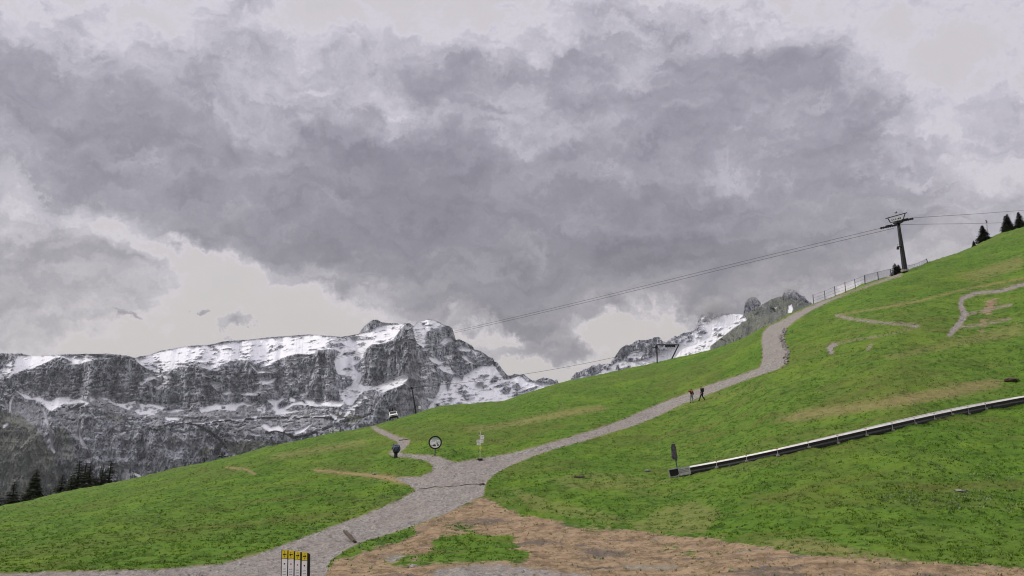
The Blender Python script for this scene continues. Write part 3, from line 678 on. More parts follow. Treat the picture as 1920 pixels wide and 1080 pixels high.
# mid height ledges and bands
for p_, c_2 in [([(33, 734), (45, 738), (55, 742), (62, 744), (75, 742), (85, 748), (100, 746), (110, 742), (125, 742), (135, 748), (148, 742), (156, 742), (152, 750), (162, 750), (167, 756), (150, 754), (130, 757), (118, 757), (108, 763), (95, 771), (85, 762), (75, 753), (62, 748), (52, 749), (42, 742)], .93),
  ([(160, 728), (170, 732), (185, 740), (205, 748), (218, 756), (232, 758), (253, 752), (258, 757), (290, 758), (311, 763), (304, 769), (295, 765), (280, 762), (294, 768), (296, 772), (290, 778), (275, 776), (262, 778), (255, 772), (240, 768), (225, 762), (215, 758), (200, 751), (180, 742), (165, 733)], .93),
  ([(143, 723), (150, 721), (156, 726), (148, 728)], 1), ([(167, 742), (177, 741), (180, 750), (170, 753)], 1), ([(310, 771), (325, 768), (345, 767), (357, 763), (356, 767), (335, 771), (318, 774)], 1),
  ([(374, 768), (385, 759), (400, 761), (405, 755), (420, 759), (432, 757), (437, 752), (445, 756), (455, 754), (470, 757), (483, 752), (480, 757), (470, 761), (458, 758), (448, 761), (442, 770), (425, 768), (405, 768), (390, 771), (378, 773)], 1),
  ([(310, 783), (335, 781), (330, 786), (312, 788)], 1), ([(345, 787), (360, 784), (350, 790)], 1), ([(360, 791), (386, 789), (384, 793), (362, 794)], 1), ([(433, 783), (461, 783), (458, 787), (434, 788)], 1), ([(412, 782), (423, 783), (420, 788), (412, 787)], 1),
  ([(472, 779), (483, 779), (482, 784), (472, 783)], 1), ([(345, 775), (352, 775), (352, 779), (346, 779)], 1), ([(417, 737), (432, 732), (435, 737), (425, 740)], 1), ([(434, 730), (450, 735), (462, 736), (480, 733), (482, 738), (470, 741), (455, 740), (445, 736)], .95),
  ([(490, 715), (515, 711), (514, 716), (500, 720), (492, 719)], 1), ([(395, 716), (413, 717), (415, 723), (405, 729), (398, 722)], 1), ([(447, 703), (453, 699), (455, 704), (449, 707)], 1),
  ([(469, 680), (480, 690), (487, 694), (504, 694), (512, 698), (492, 699), (484, 698), (475, 690)], 1), ([(484, 677), (500, 676), (510, 682), (498, 686), (488, 682)], .7), ([(536, 719), (550, 717), (546, 722)], 1), ([(552, 725), (562, 724), (556, 732)], 1), ([(563, 738), (574, 735), (570, 742), (563, 741)], 1),
  ([(258, 713), (270, 714), (266, 720), (262, 722)], .2), ([(262, 720), (274, 713), (270, 711), (285, 705), (298, 711), (286, 712), (275, 716), (265, 723)], 1), ([(283, 706), (292, 706), (300, 713), (290, 711)], 1), ([(305, 704), (318, 703), (325, 708), (310, 711)], 1), ([(378, 698), (392, 702), (392, 706), (380, 704)], 1),
  ([(365, 731), (375, 727), (388, 724), (380, 730), (368, 733)], .9), ([(355, 756), (372, 751), (365, 757)], 1), ([(206, 721), (231, 719), (230, 722), (207, 723)], 1), ([(174, 708), (181, 706), (179, 710)], 1), ([(180, 727), (200, 722), (200, 724), (184, 728)], 1),
  ([(498, 747), (508, 750), (518, 749), (530, 745), (533, 748), (525, 753), (520, 758), (522, 765), (535, 762), (550, 755), (565, 752), (577, 760), (560, 758), (548, 760), (535, 768), (545, 771), (525, 777), (515, 777), (518, 770), (511, 768), (514, 760), (505, 753)], 1),
  ([(535, 752), (550, 747), (560, 751), (548, 753)], .9), ([(517, 776), (530, 772), (555, 770), (572, 767), (560, 771), (530, 776)], 1), ([(571, 748), (583, 748), (592, 755), (605, 755), (622, 751), (640, 754), (646, 757), (640, 761), (620, 762), (605, 760), (595, 762), (580, 760), (574, 756)], 1),
  ([(582, 763), (600, 766), (612, 769), (600, 769)], .9), ([(493, 765), (498, 761), (498, 768), (494, 769)], 1), ([(482, 767), (491, 767), (490, 770), (483, 769)], 1), ([(490, 798), (496, 794), (503, 796), (508, 802), (518, 798), (522, 797), (530, 802), (532, 809), (515, 806), (505, 809), (495, 803)], 1),
  ([(553, 808), (565, 803), (584, 795), (575, 804), (565, 811), (554, 814)], 1), ([(549, 802), (555, 799), (556, 804), (550, 805)], 1), ([(464, 806), (470, 808), (486, 815), (478, 816)], 1), ([(419, 820), (432, 819), (436, 826), (428, 824)], 1), ([(443, 821), (455, 820), (446, 829)], 1), ([(461, 822), (473, 820), (468, 826)], 1),
  ([(535, 808), (542, 808), (543, 812), (536, 812)], 1), ([(616, 772), (627, 776), (633, 785), (628, 787), (622, 779)], 1), ([(636, 772), (640, 770), (640, 778), (637, 777)], 1), ([(650, 772), (658, 772), (650, 780), (646, 781)], 1), ([(634, 784), (638, 782), (636, 790), (631, 791)], 1),
  ([(585, 779), (610, 778), (610, 781), (586, 781)], 1), ([(592, 807), (605, 805), (600, 809)], 1), ([(680, 741), (686, 742), (689, 748), (684, 747)], 1), ([(697, 770), (701, 771), (700, 774), (697, 773)], .9),
  ([(640, 765), (660, 760), (670, 757), (672, 760), (655, 766)], .8), ([(648, 768), (668, 765), (665, 768), (650, 770)], .9),
  ([(184, 866), (195, 869), (205, 868), (203, 876), (196, 884), (190, 878)], 1), ([(160, 861), (168, 859), (170, 868), (163, 868)], .8), ([(178, 872), (188, 873), (186, 877), (179, 876)], 1), ([(214, 870), (230, 877), (246, 881), (240, 885), (224, 879)], 1), ([(253, 887), (266, 893), (262, 896), (250, 890)], 1),
  ([(178, 808), (190, 808), (187, 811), (176, 811)], 1), ([(430, 850), (442, 850), (440, 855), (428, 855)], .9), ([(130, 787), (141, 787), (138, 790)], .9), ([(590, 822), (606, 812), (600, 820)], .5)]: P(p_, c_2, 2.4)
P([(248, 757), (262, 757), (266, 768), (252, 769)], .1); P([(270, 762), (280, 764), (276, 771), (268, 768)], .2); P([(416, 762), (423, 762), (423, 767), (416, 767)], 0)
def LN(pts, w, g, v): m_ = line_mask(pts, w); g[m_] = np.maximum(g[m_], v)
LN([(125, 772), (145, 764), (165, 755)], 1.5, gS, 1); LN([(70, 760), (78, 778), (85, 792)], 2.2, gS, .9); LN([(80, 762), (84, 775), (88, 792), (90, 802), (97, 808), (98, 825), (98, 840), (102, 848)], 3, gS, 1)
LN([(151, 788), (149, 812), (153, 828), (160, 838)], [2.5, 2, 4, 3], gS, 1); LN([(26, 742), (20, 755), (19, 772)], 2.2, gS, .9); LN([(213, 808), (227, 814), (236, 811)], 1.6, gS, 1); LN([(8, 800), (14, 795)], 3, gS, .9)
LN([(115, 786), (115, 803), (120, 826), (127, 840), (148, 865)], 1.4, gSc, 1.); LN([(107, 795), (107, 815), (112, 835)], 1.4, gSc, 1.)
# plants, dark bands and scree
for p_, v in [([(-60, 760), (40, 775), (70, 800), (100, 850), (112, 880), (130, 910), (200, 905), (250, 900), (250, 1040), (-60, 1040)], .62), ([(100, 790), (130, 800), (150, 860), (130, 900), (95, 850)], .5), ([(190, 768), (225, 772), (240, 790), (225, 800), (190, 792)], .5),
  ([(280, 800), (305, 797), (320, 802), (300, 808), (285, 806)], .8), ([(300, 825), (330, 815), (345, 822), (320, 830)], .7), ([(365, 850), (385, 835), (400, 842), (385, 856)], .8), ([(235, 785), (300, 790), (270, 796)], .6),
  ([(420, 830), (480, 822), (540, 830), (500, 850), (430, 858)], .7), ([(620, 770), (690, 780), (680, 790), (650, 795), (625, 785)], .8), ([(535, 775), (600, 775), (600, 784), (540, 784)], .7)]: paint(gV, p_, v, 'max')
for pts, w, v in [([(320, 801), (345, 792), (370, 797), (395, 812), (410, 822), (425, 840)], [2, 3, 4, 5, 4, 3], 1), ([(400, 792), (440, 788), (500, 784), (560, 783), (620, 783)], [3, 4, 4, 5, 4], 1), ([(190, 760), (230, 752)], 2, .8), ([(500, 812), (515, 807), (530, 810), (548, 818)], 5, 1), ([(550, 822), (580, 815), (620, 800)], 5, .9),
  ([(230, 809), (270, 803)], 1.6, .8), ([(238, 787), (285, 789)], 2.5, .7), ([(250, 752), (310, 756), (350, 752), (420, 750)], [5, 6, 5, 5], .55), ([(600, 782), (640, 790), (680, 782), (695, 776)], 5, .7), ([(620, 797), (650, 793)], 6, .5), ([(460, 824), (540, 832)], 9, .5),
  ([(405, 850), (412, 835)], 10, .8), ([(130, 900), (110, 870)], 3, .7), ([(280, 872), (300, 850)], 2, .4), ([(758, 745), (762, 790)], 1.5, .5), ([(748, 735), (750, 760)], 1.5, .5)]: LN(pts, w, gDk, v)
for p_, v in [([(230, 755), (310, 770), (420, 768), (480, 760), (520, 770), (600, 765), (620, 800), (560, 812), (430, 815), (420, 785), (300, 788), (240, 778)], .75), ([(170, 735), (220, 757), (240, 778), (190, 770), (165, 755)], .8), ([(20, 752), (75, 758), (90, 800), (60, 800), (10, 790)], .7),
  ([(110, 728), (150, 725), (160, 740), (135, 742), (112, 741)], .8), ([(198, 868), (225, 880), (262, 898), (200, 900)], 1.), ([(110, 760), (150, 770), (150, 830), (110, 800)], .5), ([(775, 640), (830, 735), (805, 780), (740, 790), (760, 700)], .55)]:
    paint(gSc, p_, v, 'max'); m_ = poly_mask(p_); gC[m_] = np.maximum(gC[m_], 1.1)
cliff = [([(0, 715), (25, 700), (60, 694), (140, 683), (180, 674), (254, 672), (278, 690), (275, 715), (250, 745), (150, 742), (30, 732), (0, 735)], .14), ([(258, 722), (330, 692), (375, 690), (420, 690), (470, 678), (478, 700), (480, 730), (420, 735), (380, 745), (260, 752)], .25),
  ([(500, 690), (560, 665), (620, 660), (628, 690), (635, 740), (600, 752), (560, 720), (500, 712)], .2), ([(700, 645), (745, 640), (779, 618), (800, 660), (835, 730), (800, 780), (745, 800), (700, 770), (740, 730), (766, 708), (690, 722), (675, 690), (684, 655)], .14), ([(797, 622), (842, 612), (855, 640), (830, 665), (800, 662)], .2)]
for p_, v in cliff: paint(gC, p_, v)

# ---- range behind on the right, tower, brown hill
paint(gS, [(1050, 740), (1090, 706), (1112, 706), (1125, 699), (1135, 690), (1150, 684), (1158, 679), (1170, 676), (1182, 680), (1200, 677), (1218, 672), (1228, 667), (1240, 660), (1252, 655), (1262, 648), (1280, 642), (1300, 640), (1330, 640), (1340, 700), (1060, 740)], .97)
paint(gS, [(1280, 650), (1290, 628), (1320, 610), (1345, 594), (1395, 586), (1400, 600), (1380, 612), (1330, 650), (1285, 670)], .86)
paint(gS, [(1175, 672), (1185, 660), (1198, 655), (1210, 662), (1200, 672)], .75); paint(gS, [(1185, 645), (1210, 640), (1222, 648), (1205, 650)], .3)
paint(gS, [(1128, 690), (1134, 683), (1142, 684), (1146, 690), (1138, 697)], .55); paint(gS, [(1265, 640), (1285, 626), (1300, 622), (1300, 640), (1270, 648)], .5)
for p_ in [[(1155, 690), (1158, 682), (1163, 690), (1180, 686), (1192, 688), (1170, 700), (1156, 700)], [(1205, 668), (1218, 660), (1220, 668), (1212, 674)]]: paint(gS, p_, .1)
paint(gS, [(1308, 592), (1330, 588), (1334, 600), (1325, 615), (1310, 615)], .2)
paint(gS, [(1477, 586), (1478, 573), (1484, 571), (1487, 579), (1485, 587)], 1.0); paint(gS, [(1452, 577), (1456, 576), (1456, 579)], 1.0)
speck = fbm((gxx + gyy * 1.2) / 9.0, (gyy + gxx * .06) / 2.9, 4, 101, gain=.66) * (1 + .60 * (fbm(gxx / 40, gyy / 16, 3, 103) - .5))
rank = np.clip((speck - .26) / .44, 0, 1)
snow_now = sm(gS + .0 - rank, -.05, .07) * (gS > .08)
snow_now = np.where(gS >= .99, 1.0, snow_now)
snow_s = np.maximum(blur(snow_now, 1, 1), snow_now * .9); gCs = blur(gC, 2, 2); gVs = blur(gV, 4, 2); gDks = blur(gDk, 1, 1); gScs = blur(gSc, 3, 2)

def relief(name, sky_px, x0, x1, bottom_py, Yb, nx, ny, dscale=1.0, snow=True, jag=2.0, cotk=1.0, veg=None, amp=1.0, back=1500.):
    sx_, sy_ = np.array([p[0] for p in sky_px], float), np.array([p[1] for p in sky_px], float)
    xs = np.linspace(x0, x1, nx)
    sy = np.interp(xs, sx_, sy_)
    j = (fbm(xs / 5.0, xs * 0 + 3.3, 4, 201, gain=.65) - .5) * jag
    sy = sy + j
    ca, ce = ae(xs, sy)
    by = np.interp(xs, [p[0] for p in bottom_py], [p[1] for p in bottom_py])
    eb = ae(xs, by)[1]
    t_ = np.linspace(0, 1, ny)
    E = eb[None] + (ce - eb)[None] * t_[:, None]; A = np.broadcast_to(ca, E.shape)
    PX, PY = pix(A, E)
    cot = sample(gCs, PX, PY) * cotk
    T = 1 / np.maximum(cot, .08)
    Y = np.empty_like(E); Y[0] = Yb if np.isscalar(Yb) else np.interp(xs, [p[0] for p in Yb], [p[1] for p in Yb])
    for i in range(ny - 1):
        Y[i + 1] = Y[i] * (T[i] - E[i]) / (T[i] - E[i + 1])
    ker = np.ones(13) / 13; Y = np.apply_along_axis(lambda r: np.convolve(np.pad(r, 6, mode='edge'), ker, 'valid'), 1, Y)
    sn = sample(snow_s, PX, PY) * (1.0 if snow else 0.0); sc = sample(gScs, PX, PY) if veg is None else PX * 0
    K = 2900.
    U, W = A * K, E * K
    wx = (fbm(U / 120, W / 120, 3, 61) - .5) * 30; wy = (fbm(U / 120 + 9, W / 120, 3, 62) - .5) * 30
    big = fbm((U + wx) / 260, (W + wy) / 330, 3, 71, ridged=True) - .6
    mid = fbm((U + wx) / 60, (W + wy) / 130, 4, 72, gain=.6, ridged=True) - .6
    strata = fbm((U + wx * .3) / 120, (W + wy * .4 + U * .05) / 13, 3, 73) - .5
    fine = fbm((U + wx * .5) / 17, (W + wy * .5) / 40, 4, 74, gain=.7, ridged=True) - .6
    rockw = (1 - .88 * sn) * (1 - .6 * sc)
    disp = -(big * 75 * (1 - .6 * sn) + (mid * 54 + strata * 15 + fine * 32) * rockw + 14 * (1 - sn)) * dscale * amp
    Y = Y + disp
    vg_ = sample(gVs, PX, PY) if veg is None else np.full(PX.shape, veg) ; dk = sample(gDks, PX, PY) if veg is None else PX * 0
    V_ = np.stack([A * Y, Y, E * Y], -1)
    # far side falls away behind the skyline
    top = V_[-1]; ex = []
    for d, dz in ((.02, -.002), (.12, -.05), (.5, -.30), (1.0, -.75)):
        q = top.copy(); q[:, 1] += d * back; q[:, 2] += dz * back; q[:, 0] = ca * q[:, 1]; ex.append(q)
    low = V_[0].copy(); low[:, 2] -= 600 * dscale; low[:, 1] -= 150 * dscale
    V_ = np.concatenate([low[None], V_, np.array(ex)], 0)
    pad = lambda g, v=0.: np.concatenate([g[:1] * 0 + v, g, np.repeat(g[-1:], 4, 0)], 0)
    nr = V_.shape[0]; ix = np.arange(nr * nx).reshape(nr, nx)
    F_ = np.stack([ix[:-1, :-1], ix[:-1, 1:], ix[1:, 1:], ix[1:, :-1]], -1).reshape(-1, 4)
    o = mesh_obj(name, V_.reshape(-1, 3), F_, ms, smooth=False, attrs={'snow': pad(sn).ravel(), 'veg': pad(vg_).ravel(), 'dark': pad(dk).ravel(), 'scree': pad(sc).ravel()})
    return tag(o, kind='structure'), (xs, A, E, Y)
SKY_M = [(-200, 668), (-20, 663), (0, 662), (25, 663), (40, 662.5), (58, 667), (75, 667), (100, 665), (125, 664), (160, 663.5), (200, 663), (225, 665), (240, 667), (254, 671), (262, 668), (280, 666), (300, 658), (325, 654), (345, 650), (365, 648), (385, 647),
 (400, 645), (420, 640), (445, 638), (470, 636.5), (500, 633), (520, 631), (550, 629), (580, 627), (605, 629), (625, 630), (640, 632), (655, 629), (673, 626), (677, 619), (682, 613), (690, 605.5), (700, 599.5), (708, 599.5), (715, 604), (722, 604.5),
 (740, 606), (752, 608), (757, 607), (761, 606), (768, 606), (773, 610), (777, 611), (782, 604), (790, 603), (797, 601), (803, 598), (815, 600), (825, 605), (834, 610.5), (842, 611), (848, 616), (852, 628), (854.5, 637), (862, 636.5), (870, 640), (885, 648),
 (890, 655), (905, 660), (915, 668), (924, 671), (927, 678), (933, 679.5), (940, 690), (950, 702), (954, 705), (965, 701), (975, 703), (982, 701.5), (990, 708), (998, 714), (1005, 713), (1018, 708), (1030, 709), (1040, 714), (1044, 711), (1047, 718), (1100, 745)]
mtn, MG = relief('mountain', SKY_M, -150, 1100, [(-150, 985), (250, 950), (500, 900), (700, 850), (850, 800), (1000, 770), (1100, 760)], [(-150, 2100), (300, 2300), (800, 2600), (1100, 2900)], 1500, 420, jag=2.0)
SKY_R = [(1000, 790), (1050, 726), (1065, 716), (1072, 708), (1080, 698), (1088, 697), (1095, 692), (1105, 690), (1113, 684), (1118, 686), (1122, 681), (1128, 684), (1132, 683), (1140, 682), (1145, 683), (1147, 675), (1152, 671), (1156, 664), (1163, 653), (1172, 647),
 (1180, 647), (1187, 643), (1190, 640), (1200, 638), (1210, 638), (1220, 636), (1227, 632), (1238, 633), (1242, 639), (1250, 641), (1255, 636), (1262, 634), (1265, 630), (1270, 631), (1277, 626), (1285, 623), (1295, 622), (1303, 618), (1308, 611), (1309, 600),
 (1315, 590), (1330, 584), (1345, 586), (1355, 588), (1372, 588), (1385, 589), (1400, 590), (1460, 600)]
rng2, _ = relief('snowy_range', SKY_R, 1030, 1450, [(1030, 800), (1450, 720)], 3300, 620, 190, jag=3.4, dscale=1.1, back=1500)
SKY_T = [(1380, 640), (1391, 600), (1395, 582), (1397, 568), (1402, 561), (1408, 557), (1416, 557), (1421, 562), (1427, 568), (1426, 575), (1432, 592), (1440, 610)]
twr, _ = relief('rock_tower', SKY_T, 1382, 1440, [(1382, 650), (1440, 640)], 3000, 120, 130, jag=1.6, cotk=.3, snow=False, dscale=.9, amp=.7, back=300)
SKY_P = [(1440, 585), (1462, 566), (1468, 552), (1472, 545), (1480, 541), (1492, 545), (1500, 553), (1509, 556), (1512, 562), (1520, 567), (1532, 575), (1560, 600)]
pk, _ = relief('rock_peak', SKY_P, 1442, 1560, [(1442, 640), (1560, 630)], 2600, 200, 110, jag=1.6, cotk=.5, snow=False, dscale=.8, amp=.7, back=400)
SKY_B = [(1240, 700), (1262, 676), (1268, 668), (1275, 658), (1285, 652), (1300, 648), (1322, 638), (1335, 630), (1350, 621), (1375, 608), (1390, 598), (1400, 588), (1415, 579), (1430, 570), (1445, 562), (1455, 558), (1463, 556), (1470, 558), (1485, 561), (1495, 562),
 (1505, 566), (1520, 570), (1532, 574), (1560, 585), (1620, 600), (1700, 610)]
hb, _ = relief('hill', SKY_B, 1244, 1690, [(1244, 730), (1430, 680), (1690, 640)], 700, 560, 200, jag=1.6, cotk=1.6, veg=.60, dscale=.13, amp=.45, back=400)
# valley floor below everything, to the horizon
xs = np.linspace(-30000, 30000, 40); ys = np.linspace(-20000, 30000, 40)
gx, gy = np.meshgrid(xs, ys); gz = np.full_like(gx, -620.)
i2 = np.arange(gx.size).reshape(gx.shape); f2 = np.stack([i2[:-1, :-1], i2[:-1, 1:], i2[1:, 1:], i2[1:, :-1]], -1).reshape(-1, 4)
vm = material('valley_forest', (.035, .05, .03), .9, scale=.002)
tag(mesh_obj('valley_floor', np.stack([gx, gy, gz], -1).reshape(-1, 3), f2, vm), kind='structure')

# ================================================================== trees
needle = bpy.data.materials.new('spruce_needles'); needle.use_nodes = True
t = NT(needle.node_tree); bs = t.n['Principled BSDF']; bs.inputs['Roughness'].default_value = .85; bs.inputs['Specular IOR Level'].default_value = .1
pn = t.new('ShaderNodeTexCoord').outputs['Object']
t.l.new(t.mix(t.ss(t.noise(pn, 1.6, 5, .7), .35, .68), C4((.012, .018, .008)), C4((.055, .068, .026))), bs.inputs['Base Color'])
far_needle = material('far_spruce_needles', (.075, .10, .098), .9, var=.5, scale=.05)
bark = material('spruce_bark', (.05, .038, .03), .9, var=.5, scale=5)
def spruce(h, w, seed, dens=1.0, twin=False, bare=0.0):
    """> trunk, crown: whorls of drooping boughs built of many small needle sprays"""
    r = random.Random(seed); root = empty('spruce_tree', (0, 0, 0))
    tr = MB(); tr.tube([(0, 0, -1.5), (0, 0, h * .3), (r.uniform(-.05, .05), 0, h * .7), (0, 0, h)], [.028 * h, .022 * h, .012 * h, .004 * h], 7); tr.build('trunk', bark, root)
    V, F = [], []
    def spray(p, d, L, wd):
        d = d.normalized(); side = d.cross(Vector((0, 0, 1))).normalized()
        q = p + d * L
        n = len(V); dr = Vector((0, 0, -L * r.uniform(.15, .45)))
        V.extend([p - side * wd * .4, p + d * L * .5 - side * wd + dr * .5, q + dr, p + d * L * .5 + side * wd + dr * .5, p + side * wd * .4 + Vector((0, 0, .05 * L))])
        F.append((n, n + 1, n + 2, n + 3, n + 4))
    tops = [(0, 0, 1.0)] + ([(w * .16, 0, .93)] if twin else [])
    for (ox, oy, hs) in tops:
        z = h * (.06 + bare); H = h * hs
        while z < H * .99:
            f = (H - z) / H; rad = w * .5 * (f ** .95) * r.uniform(.65, 1.15) + .03 * w
            for k in range(int((7 + 6 * f) * dens)):
                if r.random() < .14: continue
                th = r.uniform(0, 2 * math.pi); L = rad * r.uniform(.55, 1.15)
                d = Vector((math.cos(th), math.sin(th), -.22 - .25 * f + .45 * (1 - f)))
                m = max(2, int(L / (w * .07)))
                for j in range(m):
                    u = (j + .6) / m; p = Vector((ox, oy, z)) + d * L * u * .95
                    for sgn in (-1, 1):
                        dd = d + d.cross(Vector((0, 0, 1))).normalized() * sgn * r.uniform(.3, .9)
                        spray(p, dd, w * r.uniform(.10, .19) * (.45 + .75 * f), w * r.uniform(.024, .045) * (.5 + .7 * f))
            z += h * r.uniform(.018, .032)
    mesh_obj('crown', [tuple(v) for v in V], F, needle, root)
    return root
protos = {}
def plant(kind, px_top, py_top, Y, label, group, cat='spruce tree', base=None, wk=1.0, rz=0.0):
    """stand a tree on the meadow at distance Y so that its tip reaches the given height"""
    tip = at(px_top, py_top, Y); gz_ = float(ground_z(tip.x, Y)); h = tip.z - gz_
    if kind not in protos:
        protos[kind] = spruce(10, 10 * {'full': .62, 'twin': .64, 'slim': .50, 'ragged': .62}[kind], {'full': 3, 'twin': 8, 'slim': 15, 'ragged': 22}[kind], {'full': 1.8, 'twin': 1.7, 'slim': 1.6, 'ragged': 1.2}[kind], kind == 'twin')
        o = protos[kind]; fresh = True
    else: o = copy_tree(protos[kind])
    o.location = (tip.x, Y, gz_); s_ = h / 10; o.scale = (s_ * wk, s_ * wk, s_); o.rotation_euler.z = rz
    return tag(o, label, cat, group)
GL = 'dark spruces behind the left shoulder of the meadow'
for a_ in [('full', 28, 903, 158, 'dark spruce standing second from the left edge behind the meadow crest', 1.25, 1.), ('twin', 70, 879, 160, 'tall double-topped dark spruce standing alone left of the tree clump', 1.15, 2.2),
           ('slim', -6, 897, 156, 'dark spruce cut by the left edge of the view', 1.3, .4), ('full', 118, 889, 165, 'broad low dark spruce at the left end of the tree clump', 1.35, 3.), ('full', 150, 864, 168, 'tall broad dark spruce in the middle of the tree clump', 1.25, 4.2),
           ('slim', 162, 867, 172, 'dark spruce with a slender tip right of the tallest one in the clump', 1.5, 5.), ('ragged', 170, 872, 166, 'ragged dark spruce leaning out on the right of the clump middle', 1.3, .9), ('slim', 194, 870, 168, 'slender dark spruce before the small snow patch at the clump end', 1.2, 1.9),
           ('slim', 209, 864, 170, 'slender pointed dark spruce at the right end of the clump', 1.5, 2.8), ('ragged', 135, 893, 163, 'low dark spruce filling the gap in the left half of the clump', 1.3, 2.), ('ragged', 181, 893, 164, 'low dark spruce filling the gap in the right half of the clump', 1.6, 5.5)]:
    plant(a_[0], a_[1], a_[2], a_[3], a_[4], GL, wk=a_[5], rz=a_[6])
for a_ in [('slim', 95, 918, 160, 'very small spruce between the lone double-topped tree and the clump', 1.0, 1.), ('full', 417, 846, 190, 'small dark spruce tip showing above the meadow crest before the grey cliff', 1.3, 3.), ('full', 433, 852, 190, 'smaller dark spruce tip right of another one above the crest', 1.5, 5.),
           ('ragged', 384, 858, 185, 'tiny spruce tip on the crest left of the two small ones', 1.2, 2.), ('slim', 280, 886, 175, 'tiny lone spruce tip low on the crest right of the clump', 1.1, 4.)]:
    plant(a_[0], a_[1], a_[2], a_[3], a_[4], 'small spruce tips just above the meadow crest', wk=a_[5], rz=a_[6])
GR = 'small spruces on the right skyline'
plant('full', 1841, 423, float(crest_Y(ae(1841, 460)[0])) + .5, 'dark spruce beside the thin grey mast on the right skyline', GR, wk=1.5, rz=1.)
plant('ragged', 1825, 451, float(crest_Y(ae(1825, 460)[0])) + .5, 'tiny low spruce at the left foot of a bigger one on the skyline', GR, wk=1.4, rz=2.)
plant('twin', 1888, 402, float(crest_Y(ae(1888, 440)[0])) + .5, 'blunt-topped dark spruce second from the right edge on the skyline', GR, wk=1.15, rz=3.)
plant('full', 1909, 398, float(crest_Y(ae(1909, 430)[0])) + 2, 'dark spruce at the right edge of the view on the skyline', GR, wk=1.3, rz=4.)
plant('ragged', 1677, 494, 149.5, 'small bushy spruce at the left foot of the lift pylon', 'two small spruces at the foot of the pylon', wk=1.6, rz=1.)
plant('ragged', 1684, 496, 150.5, 'small bushy spruce touching the foot of the lift pylon', 'two small spruces at the foot of the pylon', wk=1.6, rz=4.)
# far-off wood on the valley side, one mass
xs_, A_, E_, Y_ = MG
r_ = np.random.default_rng(3); VV, FF = [], []
for i in range(650):
    px = r_.uniform(-30, 330); py = r_.uniform(862 if px < 130 else 880, 955)
    if px < 130 and py < 905 and r_.random() < .75: continue
    if r_.random() < sm(fbm(px / 22, py / 12, 2, 90), .62, .35): continue
    a, e = ae(px, py); ci = int(np.argmin(abs(A_[0] - float(a)))); ri = int(np.argmin(abs(E_[:, ci] - float(e)))); Yt = float(Y_[ri, ci]) - 6
    X, Z = float(a) * Yt, float(e) * Yt; h = r_.uniform(8, 17) ; w = h * r_.uniform(.16, .24)
    n = len(VV); kk = 6
    for lv, (zz, rr) in enumerate(((-.1, .9), (.3, 1.0), (.33, .7), (.62, .65), (.65, .42))):
        for k in range(kk):
            th = 2 * math.pi * k / kk + lv; q = w * rr * r_.uniform(.75, 1.2); VV.append((X + math.cos(th) * q, Yt + math.sin(th) * q, Z + h * zz))
    VV.append((X, Yt, Z + h))
    for lv in range(4):
        for k in range(kk): FF.append((n + lv * kk + k, n + lv * kk + (k + 1) % kk, n + (lv + 1) * kk + (k + 1) % kk, n + (lv + 1) * kk + k))
    for k in range(kk): FF.append((n + 4 * kk + k, n + 4 * kk + (k + 1) % kk, n + 5 * kk))
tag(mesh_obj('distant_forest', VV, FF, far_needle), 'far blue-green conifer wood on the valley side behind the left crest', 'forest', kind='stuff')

# ================================================================== things standing on the meadow
def frame_to(parent_loc, rz=0.0): return empty
# ---- direction pillar with four slats at the foot of the path
def text_obj(s, size, mat, parent, name, loc, rot=(math.pi / 2, 0, 0)):
    cu = bpy.data.curves.new(name, 'FONT'); cu.body = s; cu.size = size; cu.extrude = .001; cu.align_x = 'CENTER'
    ob = bpy.data.objects.new(name, cu); COL.objects.link(ob)
    dg = bpy.context.evaluated_depsgraph_get(); me = bpy.data.meshes.new_from_object(ob.evaluated_get(dg)); bpy.data.objects.remove(ob)
    me.name = name; me.materials.clear(); me.materials.append(mat)
    o = bpy.data.objects.new(name, me); COL.objects.link(o); o.parent = parent; o.location = loc; o.rotation_euler = rot
    return o
Yp = 25.0
p0 = at(561, 1034, Yp); gzp = float(ground_z(p0.x, Yp)); H = p0.z - gzp
pil = empty('direction_pillar', (p0.x, Yp, gzp), math.atan2(p0.x, Yp) * -1)
pil.rotation_euler.y = R(-2.5)
tag(pil, 'direction pillar of four white slats with yellow arrow heads beside the lower gravel path', 'sign')
k = Yp / F_PX * 1.03
def ux(px): return (px - 561) * k
frame = MB()
pts = [(536.5, 1029), (580, 1036.5), (584.5, 1039), (585, 1042)]
frame.prism([(ux(536.8), -.05), (ux(585.2), -.05), (ux(585.2), H - .115), (ux(584), H - .085), (ux(581), H - .065), (ux(536.8), H + .083)], 0.0, .07)
frame.build('frame', M['black'], pil)
slats = [(542.4, 1030.2, 'l'), (553.0, 1031.4, 'l'), (563.9, 1033.6, 'r'), (575.6, 1035.6, 'r')]
cols = [M['black'], M['red'], M['red'], M['black']]
